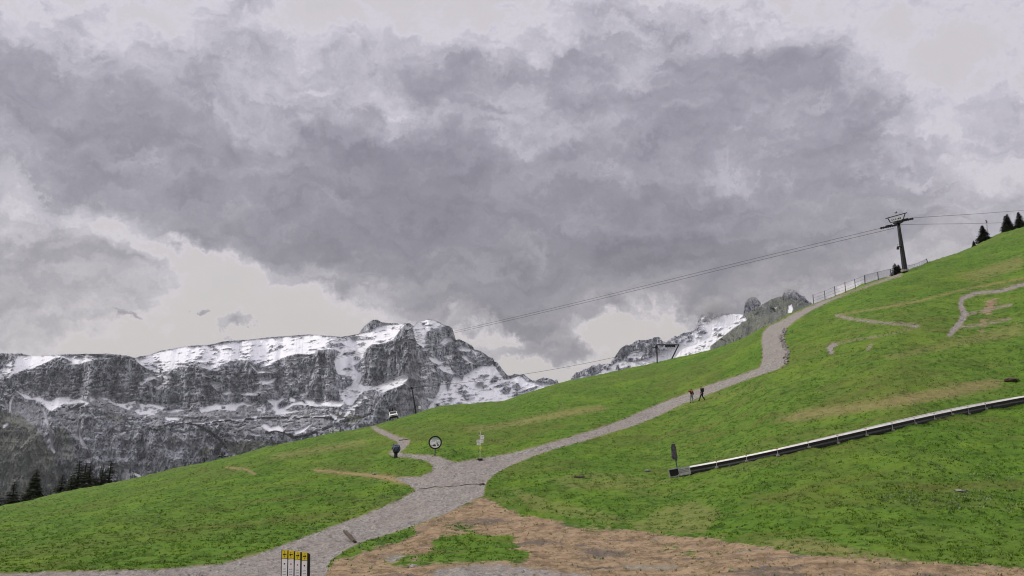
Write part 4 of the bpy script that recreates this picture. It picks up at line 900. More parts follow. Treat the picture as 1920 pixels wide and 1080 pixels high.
for (cx, ty, d), dotm in zip(slats, cols):
    top = H + (1034 - ty) * k; w = 9.0 * k
    s = MB(); s.box((ux(cx), -.011, top / 2 - .15), (w, .02, top + .1 - .3), bev=.004); so = s.build('slat', M['white'], pil)
    hh = 13.5 * k; y = MB(); y.box((ux(cx), -.0255, top - hh / 2 - .004), (w * .98, .007, hh), bev=.003); y.build('arrow_header', M['yellow'], so)
    sg = -1 if d == 'l' else 1; c0 = ux(cx); z0 = top - hh * .52
    ar = MB(); q = w * .36
    ar.prism([(c0 + sg * q, z0), (c0 + sg * q * .1, z0 + q * .75), (c0 + sg * q * .1, z0 + q * .22), (c0 - sg * q * .9, z0 + q * .22), (c0 - sg * q * .9, z0 - q * .22), (c0 + sg * q * .1, z0 - q * .22), (c0 + sg * q * .1, z0 - q * .75)], -.032, -.028)
    ar.disc((c0 + sg * .01, -.030, z0 + q * 1.25), (0, 1, 0), .013, .005, 12)
    ar.box((c0 + sg * .005, -.030, z0 - q * 1.2), (.02, .005, .03))
    ar.build('arrow', M['black'], so)
    dt = MB(); dt.disc((c0, -.024, top - 22.5 * k), (0, 1, 0), .021, .006, 16); dt.build('dot', dotm, so)
    tx = MB()
    rr = random.Random(int(cx))
    for j in range(9):
        zz = top - (31 + j * 4.4) * k
        tx.box((c0 - w * .22, -.0225, zz), (w * .16, .004, .022)); tx.box((c0 + w * .1, -.0225, zz), (w * rr.uniform(.25, .45), .004, .018))
    tx.build('lettering', M['midink'], so)
# ---- round board
def stand(px, py, label, cat, name, rz=0.0, kind=None):
    g = on_ground(px, py); e = empty(name, g, rz - math.atan2(g.x, g.y)); tag(e, label, cat); return e, g, g.y / F_PX
rb, g, k = stand(815.5, 854, 'round white trail board in a thick black ring beside the path junction', 'sign', 'round_board')
R0 = 12.2 * k; zc = (854 - 830.6) * k
b = MB(); b.disc((0, 0, zc), (0, 1, 0), R0, .10, 40, r_in=R0 * .80); b.build('ring', M['black'], rb)
b = MB(); b.disc((0, .01, zc), (0, 1, 0), R0 * .805, .05, 40); face = b.build('panel', M['white'], rb)
b = MB(); b.prism([(R0 * .80 * math.cos(t_), zc + R0 * .80 * math.sin(t_)) for t_ in np.linspace(R(32), R(148), 14)], -.024, -.017); b.build('green_band', M['green'], face)
b = MB()
for zz, xx, w in ((.30, -.12, .75), (.12, -.28, .55), (.12, .38, .5), (-.02, .42, .55)): b.box((R0 * xx, -.022, zc + R0 * zz), (R0 * w, .008, R0 * .045))
b.build('lettering', M['midink'], face)
b = MB(); b.prism([(-.45 * R0, zc - .52 * R0), (-.30 * R0, zc - .32 * R0), (0, zc - .25 * R0), (.12 * R0, zc - .42 * R0), (.05 * R0, zc - .60 * R0)], -.024, -.016)
b.disc((.30 * R0, -.02, zc - .12 * R0), (0, 1, 0), R0 * .11, .008, 12); b.disc((.42 * R0, -.02, zc - .38 * R0), (0, 1, 0), R0 * .14, .008, 12); b.build('picture', M['ink'], face)
b = MB(); b.prism([(-.62 * R0, zc - .42 * R0), (-.42 * R0, zc - .60 * R0), (-.45 * R0, zc - .40 * R0)], -.023, -.016); b.build('red_patch', M['red'], face)
b = MB(); b.box((.02, .10, (zc - R0) / 2 - .1), (.12, .08, zc - R0 + .25 + .2), bev=.01); b.build('post', M['postwood'], rb)
# ---- signpost
sp, g, k = stand(900, 859, 'slim white signpost with small stacked boards at the fork of the path', 'signpost', 'trail_signpost')
b = MB(); b.tube([(0, 0, -.2), (.02, 0, (859 - 808) * k)], .035, 8); b.build('post', M['offwhite'], sp)
for x_, z_, w, h, m_, r0_ in ((4.2, 859 - 819, 6.5, 7.5, 'white', .1), (-3.3, 859 - 825.8, 6.5, 4.6, 'white', -.15), (3.0, 859 - 826.5, 6, 5, 'white', .2), (-2.6, 859 - 831, 7, 4.0, 'white', -.1), (.6, 859 - 838.3, 4, 3.6, 'yellow', 0), (-1.4, 859 - 815.2, 3, 2.6, 'offwhite', 0)):
    b = MB(); b.box((x_ * k, -.055, z_ * k), (w * k, .025, h * k), Matrix.Rotation(r0_, 3, 'Y') if False else None, bev=.006); so = b.build('sign_board', M[m_], sp)
    if w > 5:
        b = MB(); b.box((x_ * k, -.071, z_ * k + h * k * .15), (w * k * .7, .004, h * k * .12)); b.box((x_ * k, -.071, z_ * k - h * k * .15), (w * k * .5, .004, h * k * .12)); b.build('lettering', M['midink'], so)
b = MB(); b.disc((0, 0, .04), (0, 0, 1), .28, .16, 16); b.build('base', M['dark'], sp)
# ---- snow gun wrapped for the summer
sg, g, k = stand(742, 858, 'blue and black snow gun under a bundled cover beside the zigzag path', 'snow gun', 'snow_gun')
b = MB(); b.tube([(0, 0, -.1), (0, 0, .15), (0, 0, .45), (0, 0, .62)], [.22, .20, .20, .34], 14); b.tube([(-.35, -.2, .02), (0, 0, .15)], .04, 6); b.tube([(.35, -.2, .02), (0, 0, .15)], .04, 6); b.tube([(0, .4, .02), (0, 0, .15)], .04, 6); b.build('stand', M['dark'], sg)
b = MB(); b.box((0, 0, .72), (.62, .5, .18), bev=.05); b.build('yoke', M['bluepaint'], sg)
bm = bmesh.new(); bmesh.ops.create_icosphere(bm, subdivisions=4, radius=1)
for v in bm.verts:
    p = v.co; n_ = float(fbm(np.array(p.x * 2.6 + p.z), np.array(p.y * 2.6 + p.z * 2), 4, 7)) - .5
    v.co = Vector((p.x * .46, p.y * .44, p.z * .48)) * (1 + .55 * n_); v.co.z += 1.02
me = bpy.data.meshes.new('cover'); bm.to_mesh(me); bm.free(); me.materials.append(M['bluecover']); o = bpy.data.objects.new('cover', me); COL.objects.link(o); o.parent = sg
b = MB(); b.tube([(-.48, -.1, .95), (-.30, -.3, 1.2), (-.1, -.42, 1.05)], .05, 8); b.tube([(.42, -.15, .8), (.45, -.2, 1.1), (.3, -.2, 1.45)], .05, 8); b.tube([(-.2, 0, 1.45), (-.32, 0, 1.55)], .05, 8); b.build('hose', M['black'], sg)
b = MB(); b.disc((.05, -.30, .95), (0, 1, 0), .28, .3, 24, r_in=.22); b.disc((.05, -.2, .95), (0, 1, 0), .22, .05, 20); b.build('fan_ring', M['dark'], sg)
# ---- control post with tied cover, at the foot of the carpet
cp, g, k = stand(1270, 884, 'slim blue-grey post topped by a tall black covered box beside the conveyor end', 'control post', 'control_post')
b = MB(); b.tube([(.04, 0, -.3), (0, 0, .3), (-.12, 0, 1.2)], [.06, .055, .05], 10); b.build('post', M['bluepaint'], cp)
bm = bmesh.new(); bmesh.ops.create_cube(bm, size=1); bmesh.ops.bevel(bm, geom=bm.edges[:], offset=.12, segments=3, affect='EDGES'); bmesh.ops.subdivide_edges(bm, edges=bm.edges[:], cuts=3, use_grid_fill=True)
for v in bm.verts:
    p = v.co; n_ = float(fbm(np.array(p.x * 4 + p.y * 3), np.array(p.z * 3.), 4, 5)) - .5
    tz = p.z + .5; v.co = Vector((p.x * (.50 - .10 * tz) * (1 + .5 * n_) - .16 - .10 * tz, p.y * .42 * (1 + .6 * n_), 1.02 + tz * 1.30 - (.12 if tz < .1 and p.x > 0 else 0)))
me = bpy.data.meshes.new('cover'); bm.to_mesh(me); bm.free(); me.materials.append(M['cover']); o = bpy.data.objects.new('cover', me); COL.objects.link(o); o.parent = cp
b = MB(); b.box((-.22, 0, 2.36), (.34, .34, .10), bev=.04); b.build('lid', M['steelgrey'], cp)
# ---- magic carpet (conveyor belt for skiers)
top_px = [(1293, 877), (1355, 863.5), (1400, 854), (1482, 837.5), (1534, 826.5), (1600, 811.5), (1679, 793), (1750, 776.5), (1821, 760.5), (1880, 751), (1920, 744.5), (1990, 733), (2080, 718)]
_unused = np.interp([p[0] for p in top_px], [1293, 1534, 1679, 1920], [15, 18, 19.5, 19])
def Y_top(px, py, clear=.50):
    y = 45.0
    while y < 120:
        p = at(px, py, y)
        if p.z - float(ground_z(p.x, y)) < clear: return y
        y += .1
    return y
qx = np.linspace(1293, 2080, 40); qy = np.interp(qx, [p[0] for p in top_px], [p[1] for p in top_px]); qY = np.array([Y_top(x_, y_, .58) for x_, y_ in zip(qx, qy)])
qY = np.convolve(np.pad(qY, 2, mode='edge'), np.ones(5) / 5, 'valid')
top_px = [(float(x_), float(y_)) for x_, y_ in zip(qx, np.polyval(np.polyfit(qx / 1000, qy, 4), qx / 1000))][::2]; Ys = qY[::2]
conv = empty('conveyor_lift', on_ground(1293, 892)); tag(conv, 'long pale conveyor belt lift on a dark steel frame running up the slope', 'conveyor lift')
line = [at(px, py, y) for (px, py), y in zip(top_px, Ys)]; cl = [p - conv.location for p in line]
def strip(off_y0, off_y1, z0, z1, a=0, b_=None, sh=0.0):
    """a bar following the carpet: cross section from off_y0..off_y1 across the line and z0..z1 below its top"""
    m_ = MB(); L = cl[a:b_]; n = len(L)
    for i, p in enumerate(L):
        d = (L[min(i + 1, n - 1)] - L[max(i - 1, 0)]); s_ = Vector((-d.y, d.x, 0)).normalized()
        for oy, oz in ((off_y0, z0), (off_y1, z0), (off_y1 + sh, z1), (off_y0 + sh, z1)): m_.v.append(tuple(p + s_ * oy + Vector((0, 0, oz))))
    for i in range(n - 1):
        for q in range(4): m_.f.append((i * 4 + q, i * 4 + (q + 1) % 4, (i + 1) * 4 + (q + 1) % 4, (i + 1) * 4 + q))
    m_.f.append((0, 1, 2, 3)); m_.f.append(tuple((n - 1) * 4 + q for q in (3, 2, 1, 0))); return m_
strip(.03, .66, -.06, -.02).build('belt', M['rubber'], conv)
strip(-.06, .02, -.05, .08, sh=.08).build('near_cover_strip', M['belt'], conv); strip(.60, .70, -.03, .10).build('far_cover_strip', M['belt'], conv)
strip(.005, .06, -.27, -.03).build('side_frame', M['black'], conv); strip(.62, .67, -.30, -.04).build('side_frame', M['black'], conv)
strip(-.004, .002, -.42, -.29).build('return_guard', M['steelgrey'], conv); strip(.08, .60, -.48, -.40).build('return_belt', M['rubber'], conv)
strip(.0, .05, -.60, -.44).build('lower_frame', M['black'], conv)
sk = MB(); n_ = 60  # black sheet down to the ground, standing in for the shadow under the conveyor
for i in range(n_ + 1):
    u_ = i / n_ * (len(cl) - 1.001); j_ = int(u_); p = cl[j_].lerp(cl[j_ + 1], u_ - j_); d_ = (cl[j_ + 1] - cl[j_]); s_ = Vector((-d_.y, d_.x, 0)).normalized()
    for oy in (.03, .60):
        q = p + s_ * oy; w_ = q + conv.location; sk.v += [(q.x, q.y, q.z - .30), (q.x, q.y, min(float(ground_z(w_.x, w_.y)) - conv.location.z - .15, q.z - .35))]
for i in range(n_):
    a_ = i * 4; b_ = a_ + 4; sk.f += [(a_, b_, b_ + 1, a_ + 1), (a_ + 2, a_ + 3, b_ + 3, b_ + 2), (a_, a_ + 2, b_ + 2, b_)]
sk.build('underside_shadow', M['rubber'], conv)
rg = MB()
total = sum((cl[i + 1] - cl[i]).length for i in range(len(cl) - 1)); Lq = 0; acc = 0; stops_ = [2.3 + 2.55 * i for i in range(12)]
for i in range(len(cl) - 1):
    seg = cl[i + 1] - cl[i]; L = seg.length; d = seg.normalized(); s_ = Vector((-d.y, d.x, 0)).normalized()
    while stops_ and stops_[0] < acc + L:
        p = cl[i] + d * (stops_.pop(0) - acc); wp = p + conv.location
        lg = MB()
        for oy in (-.03, .66):
            q = p + s_ * oy; gq = float(ground_z(wp.x + s_.x * oy, wp.y + s_.y * oy)) - conv.location.z
            lg.tube([(q.x, q.y, q.z - .08), (q.x, q.y, gq + .02)], .028, 6)
        a_ = p + s_ * -.03; b__ = p + s_ * .66; lg.tube([(a_.x, a_.y, a_.z - .52), (b__.x, b__.y, b__.z - .52)], .025, 6)
        lo = lg.build('leg', M['galv'], conv)
        q = p + s_ * -.06; gq = float(ground_z(wp.x, wp.y)) - conv.location.z
        ft = MB(); ft.box((q.x, q.y, gq + .06), (.24, .22, .16), bev=.03); ft.build('foot_pad', M['stone'], lo)
        rm = MB(); rm.box((p.x + s_.x * -.005, p.y + s_.y * -.005, p.z + .05), (.16, .012, .06)); rm.build('red_marker', M['red'], conv)
    acc += L
# end station box
ebx = at(1292, 878, Ys[0]); d = (cl[1] - cl[0]).normalized(); s_ = Vector((-d.y, d.x, 0)).normalized()
o0 = cl[0] + Vector((0, 0, .02)); ang = math.atan2(d.y, d.x); k = Ys[0] / F_PX
def sb(m_, a0, a1, b0, b1, z0, z1, bev=0.0):
    c = o0 + d * ((a0 + a1) / 2) + s_ * ((b0 + b1) / 2); rot = Matrix.Rotation(ang, 3, 'Z') @ Matrix.Rotation(-math.asin(d.z), 3, 'Y')
    m_.box((c.x, c.y, c.z + (z0 + z1) / 2), (abs(a1 - a0), abs(b1 - b0), abs(z1 - z0)), rot, bev)
hb_ = MB(); sb(hb_, -.95, .05, -.05, -.02, -.60, .06); sb(hb_, -1.80, -.95, -.05, -.02, -.60, -.54); sb(hb_, -1.80, -.95, -.05, -.02, .02, .06); sb(hb_, -1.75, .05, .74, .78, -.60, .06); hp = hb_.build('end_housing', M['galv'], conv)
hb_ = MB()
for z_ in (-.12, -.24, -.36): sb(hb_, -.95, -.05, -.056, -.052, z_, z_ + .03)
hb_.build('louvre', M['steelgrey'], hp)
hb_ = MB(); sb(hb_, -1.8, -.9, -.06, .80, .06, .12, .01); sb(hb_, -1.80, -1.74, -.06, .80, -.60, -.52); sb(hb_, -1.8, -1.74, -.06, .02, -.52, .06); sb(hb_, -1.8, -1.74, .72, .80, -.52, .06); hb_.build('end_frame', M['galv'], conv)
hb_ = MB(); sb(hb_, -1.70, -1.0, .0, .72, -.54, .04, .02); hb_.build('dark_opening', M['rubber'], conv)  # black block in the open bay; the opening's dark shade is its colour
hb_ = MB(); sb(hb_, -.9, 0, -.04, .76, -.035, .015); hb_.build('end_belt', M['belt'], conv)
for a_ in (-1.7, -.95, 0):
    hb_ = MB(); c = o0 + d * a_ - s_ * .04; hb_.tube([(c.x, c.y, c.z - .45), (c.x - .03, c.y, c.z - .95)], .03, 6); hb_.build('leg', M['galv'], conv); c2 = c + s_ * .8; hb_ = MB(); hb_.tube([(c2.x, c2.y, c2.z - .45), (c2.x, c2.y, c2.z - .95)], .03, 6); hb_.build('leg', M['galv'], conv)
# ---- white vehicle on the crest
vh_Y = float(crest_Y(ae(738, 780)[0])) - 1.0; vx = at(739, 786, vh_Y); k = vh_Y / F_PX
car = empty('parked_car', (vx.x, vh_Y, float(ground_z(vx.x, vh_Y)) + .10)); car.rotation_euler = (R(4), R(-11), R(7)); car.scale = (.92, .92, .92)
tag(car, 'small white car with dark windscreen parked on the crest above the zigzag path', 'car')
def loft(secs):
    """car shell from cross sections (y, half width low, half width high, z low, z high)"""
    m_ = MB()
    for (y, wl, wh, zl, zh) in secs: m_.v += [(-wl, y, zl), (-wl * 1.01, y, zl + (zh - zl) * .55), (-wh, y, zh), (wh, y, zh), (wl * 1.01, y, zl + (zh - zl) * .55), (wl, y, zl)]
    n = len(secs)
    for i in range(n - 1):
        for q in range(6): m_.f.append((i * 6 + q, i * 6 + (q + 1) % 6, (i + 1) * 6 + (q + 1) % 6, (i + 1) * 6 + q))
    m_.f.append(tuple(range(6))); m_.f.append(tuple(range((n - 1) * 6, n * 6))[::-1]); return m_
bd_ = loft([(-1.95, .70, .66, .55, .92), (-1.75, .86, .78, .42, 1.02), (-.95, .88, .80, .40, 1.10), (1.5, .88, .80, .40, 1.12), (1.95, .80, .72, .5, 1.05)]).build('body', M['carwhite'], car)
loft([(-.98, .76, .74, 1.09, 1.11), (-.35, .76, .62, 1.10, 1.62), (1.2, .76, .62, 1.11, 1.64), (1.8, .74, .68, 1.08, 1.14)]).build('cabin', M['carwhite'], car)
m_ = MB(); m_.add([(-.66, -.97, 1.15), (.66, -.97, 1.15), (.56, -.41, 1.58), (-.56, -.41, 1.58), (-.66, -.94, 1.13), (.66, -.94, 1.13), (.56, -.38, 1.56), (-.56, -.38, 1.56)], [(0, 1, 2, 3), (7, 6, 5, 4), (0, 4, 5, 1), (1, 5, 6, 2), (2, 6, 7, 3), (3, 7, 4, 0)]); m_.build('windscreen', M['glass'], car)
m_ = MB(); m_.box((0, -1.93, .50), (1.62, .16, .34), bev=.05); m_.box((0, 0, .36), (1.5, 3.6, .2)); m_.build('bumper', M['black'], car)
m_ = MB(); m_.box((0, -1.985, .80), (.80, .03, .12), bev=.01); m_.build('grille', M['black'], car)
for sx_ in (-1, 1):
    m_ = MB(); m_.box((sx_ * .715, .4, 1.36), (.06, 1.5, .30), Matrix.Rotation(-sx_ * .26, 3, 'Y'), bev=.01); m_.build('side_window', M['glass'], car)
    m_ = MB(); m_.box((sx_ * .56, -1.93, .82), (.26, .10, .13), bev=.03); m_.build('headlight', M['galv'], car)
    m_ = MB(); m_.box((sx_ * .92, -.75, 1.14), (.16, .10, .12), bev=.03); m_.build('wing_mirror', M['black'], car)
    for y_ in (-1.25, 1.25):
        m_ = MB(); m_.disc((sx_ * .79, y_, .30), (1, 0, 0), .34, .20, 22); w_ = m_.build('wheel', M['rubber'], car); m_ = MB(); m_.disc((sx_ * .895, y_, .30), (1, 0, 0), .19, .02, 14); m_.build('rim', M['galv'], w_)
# two dark stakes rising behind the car
for px_, hh in ((731, 765.5), (736, 764.5)):
    y_ = vh_Y + 3; tp = at(px_, hh, y_); gz_ = float(ground_z(tp.x, y_)); e_ = empty('marker_stake', (tp.x, y_, gz_))
    tag(e_, ('left' if px_ < 733 else 'right') + ' one of two dark stakes with wrapped tops rising behind the white car', 'stake', 'pair of stakes behind the car')
    b = MB(); b.tube([(0, 0, -.2), (0, 0, tp.z - gz_)], .04, 6); b.build('pole', M['dark'], e_); b = MB(); b.tube([(0, 0, tp.z - gz_ - .7), (0, 0, tp.z - gz_ - .35), (0, 0, tp.z - gz_)], [.12, .17, .13], 8); b.build('wrap', M['black'], e_)
# small white board and hut on the crest
y_ = float(crest_Y(ae(787, 770)[0])) + .6; tp = at(786.8, 763.8, y_); gz_ = float(ground_z(tp.x, y_)); e_ = empty('notice_board', (tp.x, y_, gz_)); tag(e_, 'small blank white board on a thin pole right of the leaning lift pole', 'sign'); k = y_ / F_PX
b = MB(); b.box((0, -.04, tp.z - gz_), (4.2 * k, .03, 5.6 * k), bev=.01); b.build('panel', M['white'], e_); b = MB(); b.tube([(0, 0, -.3), (0, 0, tp.z - gz_)], .03, 6); b.build('post', M['galv'], e_)
y_ = float(crest_Y(ae(631, 815)[0])) + 1.2; tp = at(631, 806, y_); gz_ = float(ground_z(tp.x, y_)); e_ = empty('cream_hut', (tp.x, y_, gz_), R(12)); tag(e_, 'small cream box hut with a low pitched top peeking over the left crest', 'hut'); k = y_ / F_PX; hh = tp.z - gz_; w = 10 * k
b = MB(); b.box((0, .3, hh / 2 - .25), (w, w, hh + .1), bev=.02); b.build('wall', M['offwhite'], e_)
b = MB(); b.prism([(-w * .55, hh - .2), (w * .55, hh - .2), (w * .35, hh + .02), (0, hh + .1), (-w * .35, hh + .02)], .3 - w * .56, .3 + w * .56); b.build('roof', M['white'], e_)
b = MB(); b.box((.05, .3 - w / 2 - .015, hh - .55), (w * .35, .03, .25)); b.build('window', M['steelgrey'], e_)
for dx_ in (7.5, -6.5):
    tpp = at(631 + dx_, 801 if dx_ > 0 else 800, y_ + .8); e2 = empty('dark_post', (tpp.x, y_ + .8, float(ground_z(tpp.x, y_ + .8)))); tag(e2, 'thin dark post just %s of the small cream hut on the crest' % ('right' if dx_ > 0 else 'left'), 'post')
    b = MB(); hq = tpp.z - e2.location.z; b.tube([(0, 0, -.3), (0, 0, hq)], [.09, .07], 8); b.build('shaft', M['wood'], e2); b = MB(); b.box((0, 0, hq + .02), (.2, .2, .04)); b.build('cap', M['dark'], e2)
# ---- drag lift: leaning pole, gantry, rope
yl = float(crest_Y(ae(780, 772)[0])) + 1.5; tp = at(772.2, 727.5, yl); bt = at(780.5, 778, yl); gz_ = float(ground_z(bt.x, yl)); lp = empty('drag_lift_pole', (bt.x, yl, gz_)); tag(lp, 'tall thin dark pole leaning left on the crest right of the white car', 'lift pole')
v_ = tp - lp.location; b = MB(); b.tube([(0, 0, -.3), v_ * .5, v_], [.15, .12, .09], 8); b.build('mast', M['dark'], lp)
b = MB(); b.box(v_ + Vector((0, 0, -.05)), (.7, .8, .14), bev=.03); b.box(v_ + Vector((-.1, 0, .1)), (.25, .3, .2)); b.build('head', M['black'], lp); b = MB(); b.box(v_ * .27, (.3, .3, .5), bev=.05); b.build('bracket', M['dark'], lp)
yg = float(crest_Y(ae(1232, 680)[0])) - 2; A0 = on_ground(1232.2, 681); yg = A0.y; ga = empty('lift_gantry', A0); tag(ga, 'black gantry with one upright and one slanting leg on the middle skyline', 'lift gantry')
def rel(px, py, y=None): return at(px, py, y or yg) - A0
b = MB(); b.tube([(0, 0, -.4), rel(1231.6, 646)], .13, 8); b.build('upright', M['black'], ga)
b = MB(); b.tube([rel(1257.5, 677), rel(1272.3, 647)], [.13, .12], 8); b.build('slanting_leg', M['black'], ga)
b = MB(); b.tube([rel(1231, 646.3), rel(1273, 646.3)], .10, 8); b.build('crossbeam', M['black'], ga)
b = MB(); p_, q_ = rel(1247, 648.2), rel(1266, 648.2); b.tube([p_, q_], .17, 8)
for t_ in np.linspace(.1, .9, 5): w_ = p_.lerp(q_, float(t_)); b.disc(w_ + Vector((0, 0, -.16)), (0, 1, 0), .17, .09, 14)
b.build('sheave_train', M['black'], ga)
b = MB(); b.box(rel(1230.8, 650.8), (.5, .5, .55), bev=.08); b.tube([rel(1223, 651.8), rel(1232, 651.2)], .08, 6); b.build('pulley_head', M['black'], ga)
def sag(P, Q, s_, n=24): return [P.lerp(Q, i / n) - Vector((0, 0, s_ * 4 * (i / n) * (1 - i / n))) for i in range(n + 1)]
P_ = at(1231, 651.5, yg); Q_ = tp + Vector((0, 0, .05)); rp = MB(); rp.tube([p - P_ for p in sag(P_, Q_, 1.0)], .032, 5); o = rp.build('drag_lift_rope', M['rope']); o.location = P_; tag(o, 'thin single rope from the black gantry down to the leaning pole', 'rope')
# ---- pylon of the big lift
YP = Y_at(1697, 512); PB = on_ground(1697, 511); YP = PB.y; py_ = empty('lift_pylon', PB); tag(py_, 'tall dark tapering lift pylon with crossarm and wheel sets on the right skyline', 'lift pylon')
def rp_(px, py, dy=0.0): return at(px, py, YP + dy) - PB
b = MB(); top = rp_(1684.2, 417); b.tube([rp_(1698.5, 520), rp_(1696.6, 505), rp_(1690.5, 462), rp_(1686.8, 436), top], [.50, .48, .38, .32, .29], 18); b.build('mast', M['dark'], py_, smooth=True)
b = MB(); b.disc(rp_(1696.8, 509) + Vector((0, 0, .1)), (0, 0, 1), .72, .4, 24); b.build('footing', M['stone'], py_)
b = MB(); c = rp_(1686.5, 462.5, -.5); b.box(c, (.9, .5, .06)); b.box(c + Vector((-.35, 0, -.35)), (.35, .3, .4))
for sx_ in (-.42, .42): b.tube([c + Vector((sx_, -.2, 0)), c + Vector((sx_, -.2, .45))], .02, 5)
b.tube([c + Vector((-.42, -.2, .42)), c + Vector((.42, -.2, .42))], .02, 5); b.build('maintenance_platform', M['dark'], py_)
b = MB()
for off in (-.16, .16): b.tube([rp_(1696, 505, -.62) + Vector((off, 0, 0)), rp_(1685, 424, -.42) + Vector((off, 0, 0))], .02, 5)
for t_ in np.linspace(0, 1, 30):
    w_ = rp_(1696, 505, -.62).lerp(rp_(1685, 424, -.42), float(t_)); b.tube([w_ + Vector((-.16, 0, 0)), w_ + Vector((.16, 0, 0))], .014, 4)
b.build('ladder', M['steelgrey'], py_)
b = MB(); b.tube([rp_(1676, 418.5, 2.2), rp_(1692, 415.5, -2.2)], .20, 8); b.box(rp_(1684.5, 417), (.9, 1.0, .5), bev=.08); b.build('crossarm', M['dark'], py_)
def sheaves(p, q, nm):
    tr = MB(); tr.tube([p, q], .11, 6); m_ = (p + q) / 2
    tr.box(m_ + Vector((0, 0, .12)), (1.2, .3, .28), Matrix.Rotation(-math.atan2(q.z - p.z, q.x - p.x), 3, 'Y'), bev=.05)
    so = tr.build(nm, M['dark'], py_); wl = MB()
    for t_ in np.linspace(.04, .96, 8): wl.disc(p.lerp(q, float(t_)) + Vector((0, -.04, -.06)), (0, 1, 0), .22, .12, 18)
    wl.build('sheave_wheels', M['black'], so)
sheaves(rp_(1651, 427.5, 2.0), rp_(1683, 421, 2.0), 'sheave_train'); sheaves(rp_(1682, 415.5, -2.2), rp_(1711.5, 409.5, -2.2), 'sheave_train')
b = MB(); b.tube([rp_(1660.5, 409.8, 0), rp_(1700.5, 398.8, 0)], .09, 6); b.tube([rp_(1664.5, 409, 0), rp_(1669, 416.5, 0)], .09, 6); b.tube([rp_(1697, 400.2, 0), rp_(1694, 410, 0)], .09, 6); b.tube([rp_(1669, 417.5, 0), rp_(1696, 411.5, 0)], .07, 6); b.build('top_frame', M['black'], py_)
b = MB(); b.v += [tuple(rp_(x, y, dy)) for dy in (.1, .04) for x, y in ((1668, 411.5), (1694, 404.5), (1691.5, 410.5), (1671, 415.8))]; b.f += [(0, 1, 2, 3), (7, 6, 5, 4), (0, 4, 5, 1), (1, 5, 6, 2), (2, 6, 7, 3), (3, 7, 4, 0)]; nb = b.build('number_board', M['white'], py_)
b = MB()
for x_ in (1672.5, 1676, 1679.5, 1684.5, 1688): b.box(rp_(x_, 412.6 - (x_ - 1672.5) * .25, .02), (.17 if x_ < 1680 else .26, .02, .26), Matrix.Rotation(-.25, 3, 'Y'))
b.build('lettering', M['ink'], nb)
# crow on the frame
bd = MB(); c = at(1680, 399.5, YP); bd.tube([(-.28, 0, .05), (-.1, 0, .0), (.08, 0, .04), (.2, 0, .10), (.30, 0, .09)], [.02, .07, .09, .05, .01], 8); bd.add([(-.02, 0, .06), (-.05, -.25, .26), (.10, -.2, .22), (.12, 0, .08)], [(0, 1, 2, 3)]); bd.add([(-.02, 0, .06), (-.3, .2, .24), (-.16, .22, .25), (.12, 0, .08)], [(0, 1, 2, 3)])
o = bd.build('bird', M['black']); o.location = c; tag(o, 'small dark bird just above the top frame of the lift pylon', 'bird')
# haul ropes
def rope(pts, lab, r_=.034):
    o0 = pts[0]; m_ = MB()
    xs_ = [p.x for p in pts]; t0 = np.linspace(0, 1, len(pts)); tt = np.linspace(0, 1, 60)
    # smooth curve through the measured points
    co_ = [np.polyfit(t0, [p[i] for p in pts], min(3, len(pts) - 1)) for i in range(3)]
    m_.tube([Vector([np.polyval(c_, t__) for c_ in co_]) - o0 for t__ in tt], r_, 5); o = m_.build('haul_rope', M['rope']); o.location = o0; return tag(o, lab, 'rope')
def along(P, Y_a, Y_b):
    n = len(P); out = []; xs_ = np.array([p[0] for p in P]); t_ = (xs_ - xs_[0]) / (xs_[-1] - xs_[0])
    for (x, y), t__ in zip(P, t_): out.append(at(x, y, 1 / ((1 - t__) / Y_a + t__ / Y_b)))
    return out
xq = [1652, 1540, 1420, 1300, 1180, 1060, 940, 852, 740, 630, 500, 370, 237, 120, 0, -60]
yu = np.interp(xq[::-1], [-60, 0, 237, 630, 852, 1060, 1205, 1300, 1420, 1540, 1652], [811, 801, 753, 672.5, 618, 573, 539.5, 516.5, 487.5, 457.5, 427])[::-1]
gap = np.interp(xq[::-1], [-60, 237, 630, 852, 1205, 1652], [.8, 1.2, 2.6, 3.6, 4.4, 6.0])[::-1]
rope(along([(x, y - g_ * .5 + 1) for x, y, g_ in zip(xq, yu, gap)], YP + 2, 520), 'upper of the two ropes descending left from the lift pylon')
rope(along([(x, y + g_ * .5 + 1) for x, y, g_ in zip(xq, yu, gap)], YP - 2, 500), 'lower of the two ropes descending left from the lift pylon')
rope([at(1711, 408.6, YP - 2), at(1800, 403, YP + 14), at(1880, 397.3, YP + 30), at(2040, 384, YP + 60)], 'upper rope running right from the lift pylon out of view')
rope([at(1684, 421, YP + 2), at(1800, 419.6, YP + 18), at(1880, 417.5, YP + 34), at(2040, 411, YP + 64)], 'lower rope running right from the lift pylon behind the spruces')
# ---- mast beside the right spruce
ym = float(crest_Y(ae(1852, 450)[0])) + 3; tp = at(1849.5, 414, ym); bt = at(1852.5, 450, ym); gz_ = float(ground_z(bt.x, ym)); e_ = empty('thin_mast', (bt.x, ym, gz_)); tag(e_, 'thin grey mast with a small head rising beside the right skyline spruce', 'mast')
v_ = tp - e_.location; b = MB(); b.tube([(0, 0, -.3), v_], [.12, .08], 8); b.build('pole', M['galv'], e_); b = MB(); b.tube([v_ + Vector((-.25, 0, .1)), v_ + Vector((.12, 0, .15))], .07, 6); b.box(v_ + Vector((0, 0, -.3)), (.28, .25, .35), bev=.04); b.build('head', M['steelgrey'], e_)
